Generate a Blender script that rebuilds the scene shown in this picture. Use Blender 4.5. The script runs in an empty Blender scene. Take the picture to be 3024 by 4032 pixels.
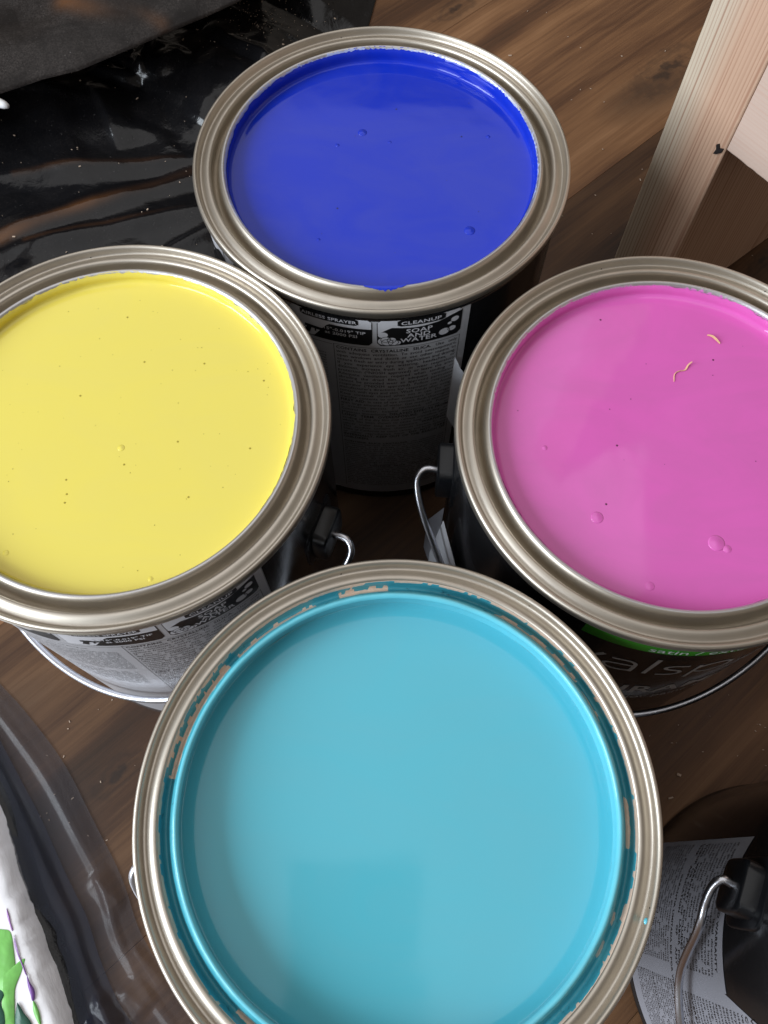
import bpy, bmesh, math, random
from mathutils import Vector, Matrix, noise

random.seed(7)
S = bpy.context.scene
COL = S.collection
PI = math.pi
rad = math.radians

# ------------------------------------------------------------------ camera
cam = bpy.data.cameras.new('camera')
cam.sensor_fit = 'VERTICAL'
cam.sensor_height = 24.0
cam.lens = 24.0 * 3279.5 / 4032.0
cam.clip_start = 0.01
cam.clip_end = 60.0
cam_o = bpy.data.objects.new('camera', cam)
COL.objects.link(cam_o)
cam_o.matrix_world = (Matrix.Translation((0, 0, 0.4762)) @ Matrix.Rotation(rad(22.838), 4, 'X')
                      @ Matrix.Rotation(rad(0.2415), 4, 'Z'))
S.camera = cam_o

# ------------------------------------------------------------------ world: dim even room light
W = bpy.data.worlds.new('World')
S.world = W
W.use_nodes = True
bg = W.node_tree.nodes['Background']
bg.inputs['Color'].default_value = (1.0, 0.88, 0.76, 1)
bg.inputs['Strength'].default_value = 0.20

# ------------------------------------------------------------------ lamps (window panes on the left, pale ceiling overhead)
def area(name, loc, target, sx, sy, power, color):
    l = bpy.data.lights.new(name, 'AREA')
    l.shape = 'RECTANGLE'
    l.size = sx
    l.size_y = sy
    l.energy = power
    l.color = color
    o = bpy.data.objects.new(name, l)
    COL.objects.link(o)
    o.location = loc
    d = Vector(target) - Vector(loc)
    o.rotation_euler = d.to_track_quat('-Z', 'Y').to_euler()
    return o

area('window_light', (-1.62, -1.12, 1.22), (0.0, 0.1, 0.15), 0.66, 1.35, 34, (0.84, 0.92, 1.0))
area('window_light', (-1.95, -0.30, 1.22), (0.0, 0.12, 0.15), 0.66, 1.35, 46, (0.84, 0.92, 1.0))
# pale ceiling as lamps; the gap is shaped to give the photographer's dark reflection
CEIL = 0.82 * PI      # watts per square metre
for (x0, x1, y0, y1) in ((-1.90, 0.87, 0.02, 2.92), (-1.90, -0.26, -0.85, 0.02), (0.10, 0.87, -0.85, 0.02)):
    area('ceiling_light', ((x0 + x1) / 2, (y0 + y1) / 2, 2.45), ((x0 + x1) / 2, (y0 + y1) / 2, 0.0), x1 - x0, y1 - y0,
         CEIL * (x1 - x0) * (y1 - y0), (0.98, 0.985, 1.0))

vs = S.view_settings
vs.view_transform = 'Standard'
vs.look = 'None'
vs.exposure = 0.0
vs.gamma = 1.0
vs.use_curve_mapping = False

# ------------------------------------------------------------------ materials
class NT:
    def __init__(self, name):
        self.m = bpy.data.materials.new(name)
        self.m.use_nodes = True
        self.t = self.m.node_tree
        self.b = self.t.nodes['Principled BSDF']
        self.out = self.t.nodes['Material Output']

    def n(self, typ, **kw):
        nd = self.t.nodes.new(typ)
        for k, v in kw.items():
            if k.startswith('i_'):
                nd.inputs[k[2:].replace('_', ' ')].default_value = v
            elif isinstance(k, str) and hasattr(nd, k):
                setattr(nd, k, v)
        return nd

    def l(self, a, b):
        self.t.links.new(a, b)

    def ramp(self, fac, stops):
        r = self.n('ShaderNodeValToRGB')
        e = r.color_ramp.elements
        while len(e) < len(stops):
            e.new(0.5)
        for el, (p, c) in zip(e, stops):
            el.position = p
            el.color = c if len(c) == 4 else (*c, 1)
        self.l(fac, r.inputs['Fac'])
        return r

    def mix(self, fac, a, b, blend='MIX'):
        x = self.n('ShaderNodeMix', data_type='RGBA', blend_type=blend)
        for sock, v in ((x.inputs[0], fac), (x.inputs[6], a), (x.inputs[7], b)):
            if hasattr(v, 'is_linked') or hasattr(v, 'links'):
                self.l(v, sock)
            elif isinstance(v, (tuple, list)):
                sock.default_value = v if len(v) == 4 else (*v, 1)
            else:
                sock.default_value = v
        return x.outputs[2]

    def math(self, op, a, b=0.0):
        x = self.n('ShaderNodeMath', operation=op)
        for s, v in zip(x.inputs, (a, b)):
            if hasattr(v, 'links'):
                self.l(v, s)
            else:
                s.default_value = v
        return x.outputs[0]

    def noise(self, vec, scale, detail=3.0, rough=0.5, dist=0.0):
        x = self.n('ShaderNodeTexNoise')
        x.inputs['Scale'].default_value = scale
        x.inputs['Detail'].default_value = detail
        x.inputs['Roughness'].default_value = rough
        x.inputs['Distortion'].default_value = dist
        if vec is not None:
            self.l(vec, x.inputs['Vector'])
        return x.outputs['Fac']

    def mapping(self, vec, scale=(1, 1, 1), loc=(0, 0, 0), rot=(0, 0, 0)):
        x = self.n('ShaderNodeMapping')
        x.inputs['Scale'].default_value = scale
        x.inputs['Location'].default_value = loc
        x.inputs['Rotation'].default_value = rot
        self.l(vec, x.inputs['Vector'])
        return x.outputs['Vector']

    def coord(self, which='Object'):
        return self.n('ShaderNodeTexCoord').outputs[which]

    def bump(self, h, strength, dist):
        x = self.n('ShaderNodeBump')
        x.inputs['Strength'].default_value = strength
        x.inputs['Distance'].default_value = dist
        self.l(h, x.inputs['Height'])
        self.l(x.outputs['Normal'], self.b.inputs['Normal'])
        return x

    def set(self, **kw):
        for k, v in kw.items():
            s = self.b.inputs[k.replace('_', ' ')]
            if hasattr(v, 'links'):
                self.l(v, s)
            elif isinstance(v, (tuple, list)):
                s.default_value = v if len(v) == 4 else (*v, 1)
            else:
                s.default_value = v
        return self


def mat_plain(name, col, rough=0.4, metal=0.0, spec=0.5, coat=0.0):
    t = NT(name)
    t.set(Base_Color=col, Roughness=rough, Metallic=metal, Specular_IOR_Level=spec, Coat_Weight=coat)
    return t.m


def mat_metal(name, col, rough=0.3):
    t = NT(name)
    co = t.coord()
    n1 = t.noise(co, 45, 4, 0.6)
    n2 = t.noise(co, 900, 3, 0.7)
    base = t.mix(t.ramp(n1, [(0.35, (0, 0, 0)), (0.75, (1, 1, 1))]).outputs[0], col, tuple(c * 0.86 for c in col))
    chips = t.ramp(t.noise(co, 330, 2, 0.5), [(0.775, (0, 0, 0)), (0.79, (1, 1, 1))]).outputs[0]
    base = t.mix(chips, base, (0.10, 0.09, 0.08))
    t.set(Base_Color=base, Metallic=1.0)
    t.l(t.math('ADD', t.math('MULTIPLY', n1, 0.08), rough - 0.04), t.b.inputs['Roughness'])
    return t.m


def mat_paint(name, col, rough=0.05, wav=0.25, scale=14, spec=0.5, skin=0.07):
    t = NT(name)
    co = t.coord()
    n1 = t.ramp(t.noise(t.mapping(co, (1, 2.2, 1), (0.3, 0.1, 0), (0, 0, 0.9)), 16, 4, 0.6, 2.2), [(0.35, (0, 0, 0)), (0.70, (1, 1, 1))]).outputs[0]
    col2 = tuple(c * (1 - 1.6 * skin) + 0.012 for c in col)
    rg = t.math('ADD', t.math('MULTIPLY', n1, 0.05), rough)
    t.set(Base_Color=t.mix(n1, col, col2), Roughness=rg, Specular_IOR_Level=spec)
    t.bump(t.noise(co, scale, 2.5, 0.45, 0.6), wav, 0.0016)
    return t.m


def mat_black(name, col=(0.010, 0.010, 0.011), rough=0.16, bumps=0.12, spec=0.5, dusty=0.10, bscale=60, mottle=0.0):
    t = NT(name)
    co = t.coord()
    dust = t.ramp(t.noise(co, 420, 3, 0.75), [(0.66, (0, 0, 0)), (0.80, (1, 1, 1))]).outputs[0]
    sm = t.noise(co, 28, 4, 0.65)
    if mottle:
        mo = t.math('MULTIPLY', t.ramp(t.noise(co, 14, 5, 0.7, 1.5), [(0.38, (0, 0, 0)), (0.72, (1, 1, 1))]).outputs[0],
                    t.ramp(t.noise(co, 800, 3, 0.8), [(0.40, (0.1, 0.1, 0.1)), (0.66, (1, 1, 1))]).outputs[0])
        col = t.mix(t.math('MULTIPLY', mo, mottle), col, (0.085, 0.072, 0.066))
    thin = t.mix(t.n('ShaderNodeAttribute', attribute_name='thin').outputs['Fac'], col, (0.105, 0.045, 0.018))
    t.set(Base_Color=t.mix(t.math('MULTIPLY', t.math('MULTIPLY', dust, t.math('MULTIPLY', sm, 1.8)), dusty), thin, (0.30, 0.28, 0.27)), Specular_IOR_Level=spec)
    t.l(t.math('ADD', t.math('MULTIPLY', sm, 0.16), rough - 0.06), t.b.inputs['Roughness'])
    t.bump(t.noise(co, bscale, 4, 0.65, 0.8), bumps, 0.0012)
    return t.m


def mat_floor():
    t = NT('walnut_laminate')
    co = t.coord()
    inf = t.n('ShaderNodeObjectInfo')
    rnd = inf.outputs['Random']
    off = t.n('ShaderNodeCombineXYZ')
    t.l(t.math('MULTIPLY', rnd, 17.0), off.inputs[0])
    t.l(t.math('MULTIPLY', rnd, 5.0), off.inputs[1])
    va = t.n('ShaderNodeVectorMath', operation='ADD')
    t.l(co, va.inputs[0])
    t.l(off.outputs[0], va.inputs[1])
    v = va.outputs[0]
    # broad figure, stretched along the board (x)
    warp = t.n('ShaderNodeTexNoise')
    warp.inputs['Scale'].default_value = 7
    warp.inputs['Detail'].default_value = 2
    t.l(v, warp.inputs['Vector'])
    wv = t.n('ShaderNodeVectorMath', operation='SCALE')
    t.l(warp.outputs['Color'], wv.inputs[0])
    wv.inputs['Scale'].default_value = 0.045
    vw = t.n('ShaderNodeVectorMath', operation='ADD')
    t.l(v, vw.inputs[0])
    t.l(wv.outputs[0], vw.inputs[1])
    broad = t.noise(t.mapping(vw.outputs[0], (1.9, 15, 1)), 1.0, 4, 0.60)
    cath = t.n('ShaderNodeTexWave', wave_type='BANDS', bands_direction='Y', wave_profile='SIN')
    cath.inputs['Scale'].default_value = 7
    cath.inputs['Distortion'].default_value = 7.5
    cath.inputs['Detail'].default_value = 3
    cath.inputs['Detail Scale'].default_value = 0.6
    t.l(t.mapping(vw.outputs[0], (0.16, 1, 1)), cath.inputs['Vector'])
    streak = t.noise(t.mapping(v, (7, 260, 1)), 1.0, 4, 0.7)
    pore = t.noise(t.mapping(v, (40, 1100, 1)), 1.0, 2, 0.6)
    f = t.math('ADD', t.math('MULTIPLY', broad, 0.74), t.math('MULTIPLY', cath.outputs['Fac'], 0.10))
    f = t.math('ADD', f, t.math('MULTIPLY', streak, 0.30))
    f = t.math('ADD', f, t.math('MULTIPLY', pore, 0.10))
    c = t.ramp(f, [(0.40, (0.026, 0.0140, 0.008)), (0.55, (0.074, 0.034, 0.0165)), (0.67, (0.142, 0.070, 0.032)),
                   (0.80, (0.215, 0.115, 0.057))]).outputs[0]
    # knots
    vor = t.n('ShaderNodeTexVoronoi')
    vor.inputs['Scale'].default_value = 1.0
    t.l(t.mapping(vw.outputs[0], (4.6, 9.5, 1)), vor.inputs['Vector'])
    kn = t.ramp(vor.outputs['Distance'], [(0.06, (1, 1, 1)), (0.26, (0, 0, 0))]).outputs[0]
    c = t.mix(t.math('MULTIPLY', kn, t.math('MULTIPLY', streak, 1.25)), c, (0.012, 0.0095, 0.009))
    # a few knots at their places on the boards
    gp = t.n('ShaderNodeNewGeometry').outputs['Position']
    for kx, ky, ks in ((0.228, 0.588, 1.9), (0.058, 0.656, 1.0), (-0.1444, 0.0453, 0.8), (0.268, 0.395, 0.7)):
        sub = t.n('ShaderNodeVectorMath', operation='SUBTRACT')
        t.l(gp, sub.inputs[0])
        sub.inputs[1].default_value = (kx, ky, 0)
        rot = t.n('ShaderNodeVectorRotate', rotation_type='Z_AXIS')
        t.l(sub.outputs[0], rot.inputs['Vector'])
        rot.inputs['Angle'].default_value = -rad(42)
        mp = t.mapping(rot.outputs[0], (1 / (0.034 * ks), 1 / (0.013 * ks), 0))
        wob = t.n('ShaderNodeVectorMath', operation='ADD')
        t.l(mp, wob.inputs[0])
        wn = t.n('ShaderNodeTexNoise')
        wn.inputs['Scale'].default_value = 110
        wn.inputs['Detail'].default_value = 3
        t.l(gp, wn.inputs['Vector'])
        wsc = t.n('ShaderNodeVectorMath', operation='SCALE')
        t.l(wn.outputs['Color'], wsc.inputs[0])
        wsc.inputs['Scale'].default_value = 0.9
        wof = t.n('ShaderNodeVectorMath', operation='SUBTRACT')
        t.l(wsc.outputs[0], wof.inputs[0])
        wof.inputs[1].default_value = (0.45, 0.45, 0.45)
        t.l(wof.outputs[0], wob.inputs[1])
        ln_ = t.n('ShaderNodeVectorMath', operation='LENGTH')
        t.l(wob.outputs[0], ln_.inputs[0])
        dist = ln_.outputs['Value']
        rings = t.math('ADD', t.math('MULTIPLY', t.math('SINE', t.math('MULTIPLY', dist, 13.0)), 0.35), 0.65)
        fade_ = t.ramp(dist, [(0.0, (1, 1, 1)), (1.0, (0, 0, 0))]).outputs[0]
        c = t.mix(t.math('MULTIPLY', t.math('MULTIPLY', rings, fade_), 0.80), c, (0.014, 0.010, 0.009))
    tone = inf.outputs['Color']
    c = t.mix(1.0, c, tone, 'MULTIPLY')
    t.set(Base_Color=c, Specular_IOR_Level=0.28)
    t.l(t.math('ADD', t.math('MULTIPLY', streak, 0.2), 0.33), t.b.inputs['Roughness'])
    t.bump(t.math('ADD', streak, pore), 0.16, 0.0004)
    return t.m


def mat_pine(name, sap, heart, line, axis_scale, lo=0.35, hi=0.6, lines=46, off=0.0):
    """softwood: dark late-wood lines along local x, colour drifting across local y"""
    t = NT(name)
    co = t.coord()
    v = t.mapping(co, axis_scale, (off, off * 0.7, 0))
    w = t.noise(t.mapping(v, (1.5, 9, 9)), 1.0, 2, 0.5)
    sep = t.n('ShaderNodeSeparateXYZ')
    t.l(v, sep.inputs[0])
    ph = t.math('ADD', t.math('MULTIPLY', sep.outputs[1], 1000.0 / 1.0), t.math('MULTIPLY', sep.outputs[2], 640.0))
    ph = t.math('ADD', ph, t.math('MULTIPLY', w, 5.0))
    spac = t.noise(t.mapping(v, (0.6, 110, 80)), 1.0, 3, 0.6)
    ph = t.math('ADD', t.math('MULTIPLY', ph, 0.46), t.math('MULTIPLY', spac, 4.2))
    fr = t.math('FRACT', ph)
    ln = t.ramp(fr, [(0.0, (0, 0, 0)), (0.55, (0.08, 0.08, 0.08)), (0.86, (1, 1, 1)), (1.0, (0.1, 0.1, 0.1))]).outputs[0]
    amp = t.ramp(t.noise(t.mapping(v, (3, 130, 90)), 1.0, 2, 0.5), [(0.34, (0.22, 0.22, 0.22)), (0.60, (1, 1, 1))]).outputs[0]
    ln = t.math('MULTIPLY', ln, amp)
    heartm = t.ramp(sep.outputs[1], [(0.0, (0, 0, 0)), (1.0, (1, 1, 1))]).outputs[0]
    drift = t.ramp(t.math('ADD', sep.outputs[1], t.math('MULTIPLY', t.math('SUBTRACT', w, 0.5), 0.012)),
                   [(max(0, lo), (0, 0, 0)), (hi, (1, 1, 1))]).outputs[0]
    base = t.mix(drift, sap, heart)
    fine = t.noise(t.mapping(v, (30, 900, 900)), 1.0, 3, 0.65)
    base = t.mix(t.math('MULTIPLY', fine, 0.22), base, tuple(c * 0.72 for c in heart))
    c = t.mix(t.math('MULTIPLY', ln, 0.80), base, line)
    t.set(Base_Color=c, Roughness=0.62, Specular_IOR_Level=0.3)
    t.bump(fine, 0.15, 0.0004)
    return t.m


def mat_film(name, tint, density, rough):
    t = NT(name)
    co = t.coord()
    sc = t.noise(co, 300, 3, 0.7)
    smear = t.noise(co, 22, 3, 0.6)
    t.set(Base_Color=tint, Specular_IOR_Level=0.25)
    t.l(t.math('ADD', t.math('MULTIPLY', smear, 0.14), rough), t.b.inputs['Roughness'])
    t.l(t.math('ADD', t.math('MULTIPLY', t.ramp(sc, [(0.55, (0, 0, 0)), (0.8, (1, 1, 1))]).outputs[0], 0.12), density),
        t.b.inputs['Alpha'])
    t.bump(t.noise(co, 90, 2, 0.5), 0.08, 0.001)
    return t.m


M = {}
M['rim'] = mat_metal('satin_tinplate', (0.555, 0.505, 0.435), 0.42)
M['tin'] = mat_metal('bright_tinplate', (0.62, 0.63, 0.66), 0.24)
M['wire'] = mat_metal('galvanised_wire', (0.62, 0.63, 0.68), 0.30)
M['black'] = mat_black('black_can_body')
M['ear'] = mat_black('black_ear_plastic', (0.006, 0.0065, 0.008), 0.30, 0.05, 0.4)
M['sheet'] = mat_black('black_polythene', (0.0055, 0.0055, 0.0065), 0.17, 0.45, 0.34, 0.30, 55, 0.14)
M['flap'] = mat_black('dusty_black_polythene', (0.010, 0.008, 0.0075), 0.34, 0.9, 0.18, 0.45, 40, 0.75)
M['blue'] = mat_paint('blue_paint', (0.007, 0.030, 0.48), wav=0.26, spec=0.36, skin=0.04)
M['yellow'] = mat_paint('yellow_paint', (0.79, 0.665, 0.110), wav=0.12, skin=0.02)
M['pink'] = mat_paint('pink_paint', (0.69, 0.130, 0.470), wav=0.85, scale=9, skin=0.06)
M['teal'] = mat_paint('teal_paint', (0.088, 0.45, 0.555), wav=0.30, skin=0.025)
M['silver'] = mat_plain('silver_label_paper', (0.58, 0.58, 0.61), 0.28, 0.12, 0.5)
M['grey_label'] = mat_plain('grey_label_paper', (0.30, 0.30, 0.335), 0.45, 0.0, 0.35)
M['white_paper'] = mat_plain('torn_white_paper', (0.74, 0.75, 0.80), 0.7)
M['ink'] = mat_plain('black_ink', (0.010, 0.010, 0.011), 0.32)
M['soft_ink'] = mat_plain('grey_black_ink', (0.035, 0.035, 0.040), 0.4)
M['print_white'] = mat_plain('pale_print', (0.66, 0.66, 0.70), 0.4)
M['print_silver'] = mat_plain('silver_print', (0.55, 0.54, 0.55), 0.40, 0.0)
M['green'] = mat_plain('green_label_band', (0.040, 0.26, 0.022), 0.25, 0.0, 0.5)
M['floor'] = mat_floor()
M['canvas'] = mat_plain('white_acrylic_canvas', (0.74, 0.72, 0.73), 0.38)

# ------------------------------------------------------------------ mesh helpers
def link(name, me, parent=None, mat=None, smooth=True):
    o = bpy.data.objects.new(name, me)
    COL.objects.link(o)
    if parent is not None:
        o.parent = parent
    if mat is not None and not me.materials:
        me.materials.append(mat)
    if smooth and me.polygons:
        me.polygons.foreach_set('use_smooth', [True] * len(me.polygons))
    return o


def pyd(name, v, f, parent=None, mat=None, smooth=True):
    me = bpy.data.meshes.new(name)
    me.from_pydata(v, [], f)
    me.update()
    return link(name, me, parent, mat, smooth)


def empty(name, loc, label, cat, group=None):
    o = bpy.data.objects.new(name, None)
    o.empty_display_size = 0.02
    COL.objects.link(o)
    o.location = loc
    tag(o, label, cat, group)
    return o


def tag(o, label, cat, group=None):
    o['label'] = label
    o['category'] = cat
    if group:
        o['group'] = group
    return o


def sharp(o, ang=35):
    me = o.data
    me.set_sharp_from_angle(angle=rad(ang))


def lathe(prof, n=192, close=False):
    v, f = [], []
    k = len(prof)
    for i in range(n):
        a = 2 * PI * i / n
        ca, sa = math.cos(a), math.sin(a)
        for r, z in prof:
            v.append((r * ca, r * sa, z))
    m = k if close else k - 1
    for i in range(n):
        j = (i + 1) % n
        for q in range(m):
            q2 = (q + 1) % k
            f.append((i * k + q, j * k + q, j * k + q2, i * k + q2))
    return v, f


def catmull(pts, sub=8):
    P = [Vector(p) for p in pts]
    out = []
    for i in range(len(P) - 1):
        p0 = P[max(i - 1, 0)]
        p1, p2 = P[i], P[i + 1]
        p3 = P[min(i + 2, len(P) - 1)]
        for s in range(sub):
            t = s / sub
            out.append(0.5 * ((2 * p1) + (p2 - p0) * t + (2 * p0 - 5 * p1 + 4 * p2 - p3) * t * t
                              + (3 * p1 - p0 - 3 * p2 + p3) * t ** 3))
    out.append(P[-1])
    return out


def tube(path, r, n=12, cap=True, radii=None):
    v, f = [], []
    up = None
    for i, p in enumerate(path):
        a = path[max(i - 1, 0)]
        b = path[min(i + 1, len(path) - 1)]
        d = (b - a).normalized()
        if up is None:
            up = d.orthogonal().normalized()
        else:
            up = (up - d * up.dot(d)).normalized()
        s = d.cross(up)
        rr = radii[i] if radii else r
        for k in range(n):
            t = 2 * PI * k / n
            q = p + (up * math.cos(t) + s * math.sin(t)) * rr
            v.append(q[:])
    for i in range(len(path) - 1):
        for k in range(n):
            k2 = (k + 1) % n
            f.append((i * n + k, i * n + k2, (i + 1) * n + k2, (i + 1) * n + k))
    if cap:
        f.append(tuple(range(n - 1, -1, -1)))
        e = (len(path) - 1) * n
        f.append(tuple(e + k for k in range(n)))
    return v, f


def box_mesh(name, dims, bevel=0.001, seg=2):
    bm = bmesh.new()
    bmesh.ops.create_cube(bm, size=1.0)
    bmesh.ops.scale(bm, vec=dims, verts=bm.verts)
    if bevel:
        bmesh.ops.bevel(bm, geom=list(bm.edges), offset=bevel, segments=seg, affect='EDGES', profile=0.6)
    me = bpy.data.meshes.new(name)
    bm.to_mesh(me)
    bm.free()
    return me


# ------------------------------------------------------------------ lettering: glyph cache from the built-in font
GL = {}


def glyph(ch, bold):
    key = (ch, bold)
    if key in GL:
        return GL[key]
    cu = bpy.data.curves.new('glyph', 'FONT')
    cu.size = 1.0
    cu.resolution_u = 2
    cu.offset = 0.018 if bold else 0.0
    o = bpy.data.objects.new('glyph', cu)
    COL.objects.link(o)
    dg = bpy.context.evaluated_depsgraph_get()

    def ev(s):
        cu.body = s
        dg.update()
        me = bpy.data.meshes.new_from_object(o.evaluated_get(dg))
        v = [(q.co.x, q.co.y) for q in me.vertices]
        f = [tuple(p.vertices) for p in me.polygons]
        bpy.data.meshes.remove(me)
        return v, f
    v2, _ = ev('I' + ch + 'I')
    v0, _ = ev('II')
    adv = max(q[0] for q in v2) - max(q[0] for q in v0)
    v, f = ev(ch) if ch != ' ' else ([], [])
    bpy.data.objects.remove(o)
    bpy.data.curves.remove(cu)
    GL[key] = (v, f, adv + (0.03 if bold else 0.0))
    return GL[key]


def width(s, size, bold=False, xs=1.0):
    return sum(glyph(c, bold)[2] for c in s) * size * xs


class Print:
    """flat artwork in label coordinates (u right, v up), later wrapped on the can"""

    def __init__(self):
        self.v, self.f = [], []

    def add(self, v, f):
        b = len(self.v)
        self.v += v
        self.f += [tuple(i + b for i in q) for q in f]

    def word(self, s, u, v, size, bold=False, xs=1.0, shear=0.0):
        for c in s:
            gv, gf, adv = glyph(c, bold)
            self.add([(u + (x + y * shear) * size * xs, v + y * size) for x, y in gv], gf)
            u += adv * size * xs
        return u

    def centred(self, s, u, v, size, bold=True, xs=1.0):
        self.word(s, u - width(s, size, bold, xs) / 2, v, size, bold, xs)

    def para(self, text, u0, u1, v, size, lead, xs=1.0, vmin=-1, boldwords=()):
        """justified paragraph; *word* marks bold"""
        words = [(w[1:], True) if w.startswith('*') else (w, False) for w in text.split()]
        line, lw = [], 0.0
        sp = 0.30 * size * xs
        i = 0
        while i < len(words) and v > vmin:
            line, lw = [], 0.0
            while i < len(words):
                w = width(words[i][0], size, words[i][1], xs)
                if line and lw + w + sp * len(line) > (u1 - u0):
                    break
                line.append((words[i], w))
                lw += w
                i += 1
            gap = sp
            if i < len(words) and len(line) > 1:
                gap = ((u1 - u0) - lw) / (len(line) - 1)
            u = u0
            for (s, b), w in line:
                self.word(s, u, v, size, b, xs)
                u += w + gap
            v -= lead
        return v

    def rect(self, u0, u1, v0, v1, rnd=0.0, step=0.0015):
        """grid rectangle with rounded corners"""
        n = max(2, int((u1 - u0) / step))
        vs_, fs = [], []
        for i in range(n + 1):
            u = u0 + (u1 - u0) * i / n
            e = 0.0
            d = min(u - u0, u1 - u)
            if rnd > 0 and d < rnd:
                e = rnd - math.sqrt(max(0.0, rnd * rnd - (rnd - d) ** 2))
            vs_ += [(u, v0 + e), (u, v1 - e)]
        for i in range(n):
            fs.append((2 * i, 2 * i + 2, 2 * i + 3, 2 * i + 1))
        self.add(vs_, fs)

    def band(self, top, bot):
        """strip between two polylines of equal length"""
        n = len(top)
        self.add(list(bot) + list(top), [(i, i + 1, n + i + 1, n + i) for i in range(n - 1)])

    def ell(self, u, v, a, b, n=20):
        self.add([(u, v)] + [(u + a * math.cos(2 * PI * k / n), v + b * math.sin(2 * PI * k / n)) for k in range(n)],
                 [(0, 1 + k, 1 + (k + 1) % n) for k in range(n)])

    def stroke(self, pts, w0, w1=None):
        w1 = w0 if w1 is None else w1
        P = [Vector((p[0], p[1], 0)) for p in pts]
        P = catmull(P, 5) if len(P) > 2 else [P[0].lerp(P[1], k / 6) for k in range(7)]
        L, Rr = [], []
        for i, q in enumerate(P):
            d = (P[min(i + 1, len(P) - 1)] - P[max(i - 1, 0)]).normalized()
            nn = Vector((-d.y, d.x, 0))
            t = i / (len(P) - 1)
            w = (w0 + (w1 - w0) * t) / 2
            L.append((q + nn * w)[:2])
            Rr.append((q - nn * w)[:2])
        self.band(L, Rr)

    def wrap(self, name, r, phi0, parent, mat, stuff=False):
        vv = []
        for u, v in self.v:
            a = rad(phi0) + u / r
            vv.append((r * math.cos(a), r * math.sin(a), v))
        o = pyd(name, vv, self.f, parent, mat, False)
        return o


# ------------------------------------------------------------------ floor: boards laid diagonally
RZ = rad(42)
floor = pyd('floor', [(-4, -4, -0.012), (4, -4, -0.012), (4, 4, -0.012), (-4, 4, -0.012)], [(0, 1, 2, 3)], None,
            mat_plain('floor_underlay', (0.02, 0.015, 0.012), 0.8), False)
floor['kind'] = 'structure'
pw, pl = 0.19, 1.22
pm = box_mesh('plank', (pl - 0.0002, pw - 0.0002, 0.008), 0.00012, 1)
pm.materials.append(M['floor'])
for row in range(-6, 8):
    nn = 0.055 + pw * (row + 0.5)
    sh = [-0.42, -0.50, -0.46, -0.55][row % 4] + pl
    for k in range(-2, 3):
        tt = k * pl + sh - pl * 0.5
        if abs(tt) > 2.0 or abs(nn) > 1.35:
            continue
        o = link('plank', pm, floor, None, False)
        o.location = (tt * math.cos(RZ) - nn * math.sin(RZ), tt * math.sin(RZ) + nn * math.cos(RZ), -0.004)
        o.rotation_euler = (0, 0, RZ)
        row_light = {0: 0.68, 1: 1.48, 2: 1.25, -1: 0.95}.get(row, 0.95)  # light gradient across the floor painted as board tone, row by row
        o.color = (row_light * 1.02, row_light, row_light * 0.97, 1)

# ------------------------------------------------------------------ paint cans
H = 0.1923
RIM = [(82.9, -7), (83.3, -6.0), (84.4, -5.2), (85.1, -4.4), (85.3, -3.2), (85.3, -1.6), (85.0, -0.6), (84.3, 0), (83.6, -0.2),
       (83.1, -0.9), (82.8, -2.2), (82.5, -3.0), (82.0, -3.3), (81.4, -3.2), (80.3, -2.5), (79.4, -2.05), (78.6, -1.8),
       (77.9, -1.9), (77.4, -2.4), (77.1, -3.4), (76.95, -5), (76.7, -7.2), (76.0, -8.0), (74.8, -7.6), (73.7, -6.4),
       (72.9, -4.6), (72.45, -2.9), (72.0, -1.9), (71.4, -1.2), (70.7, -0.95), (70.0, -1.25), (69.6, -2.0), (69.45, -3.2),
       (69.4, -16.0)]
RIM = [((r + (1.1 if r < 74.5 else (0.5 if r < 75.5 else 0.0))) / 1000, H + z / 1000) for r, z in RIM]
DL = 0.0011          # widened opening
BODY = [(0.0, 0.004), (0.079, 0.004), (0.0805, 0.0005), (0.0818, 0.0), (0.0832, 0.0008), (0.0836, 0.0026), (0.0832, 0.0046),
        (0.0826, 0.0060), (0.0826, 0.0075), (0.0829, 0.009), (0.0829, 0.10), (0.0829, H - 0.009), (0.0826, H - 0.0065)]
RIM_U = [q for q in RIM if not (q[0] < 0.0708)] + [(0.07065, H - 0.0019), (0.0708, H - 0.0026), (0.0714, H - 0.0031), (0.0722, H - 0.0033), (0.0726, H - 0.0042),
                                                    (0.0727, H - 0.018)]
rimu_v, rimu_f = lathe(RIM_U, 224)
rimu_me = bpy.data.meshes.new('rim')
rimu_me.from_pydata(rimu_v, [], rimu_f)
rimu_me.materials.append(M['rim'])
rim_v, rim_f = lathe(RIM, 224)
rim_me = bpy.data.meshes.new('rim')
rim_me.from_pydata(rim_v, [], rim_f)
rim_me.materials.append(M['rim'])
body_v, body_f = lathe(BODY, 160)
body_me = bpy.data.meshes.new('body')
body_me.from_pydata(body_v, [], body_f)
body_me.materials.append(M['black'])
tin_me = body_me.copy()
tin_me.materials.clear()
tin_me.materials.append(M['tin'])

LIPZ = H - 0.0012


def nz(*a):
    return noise.noise(Vector(a))


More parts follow.
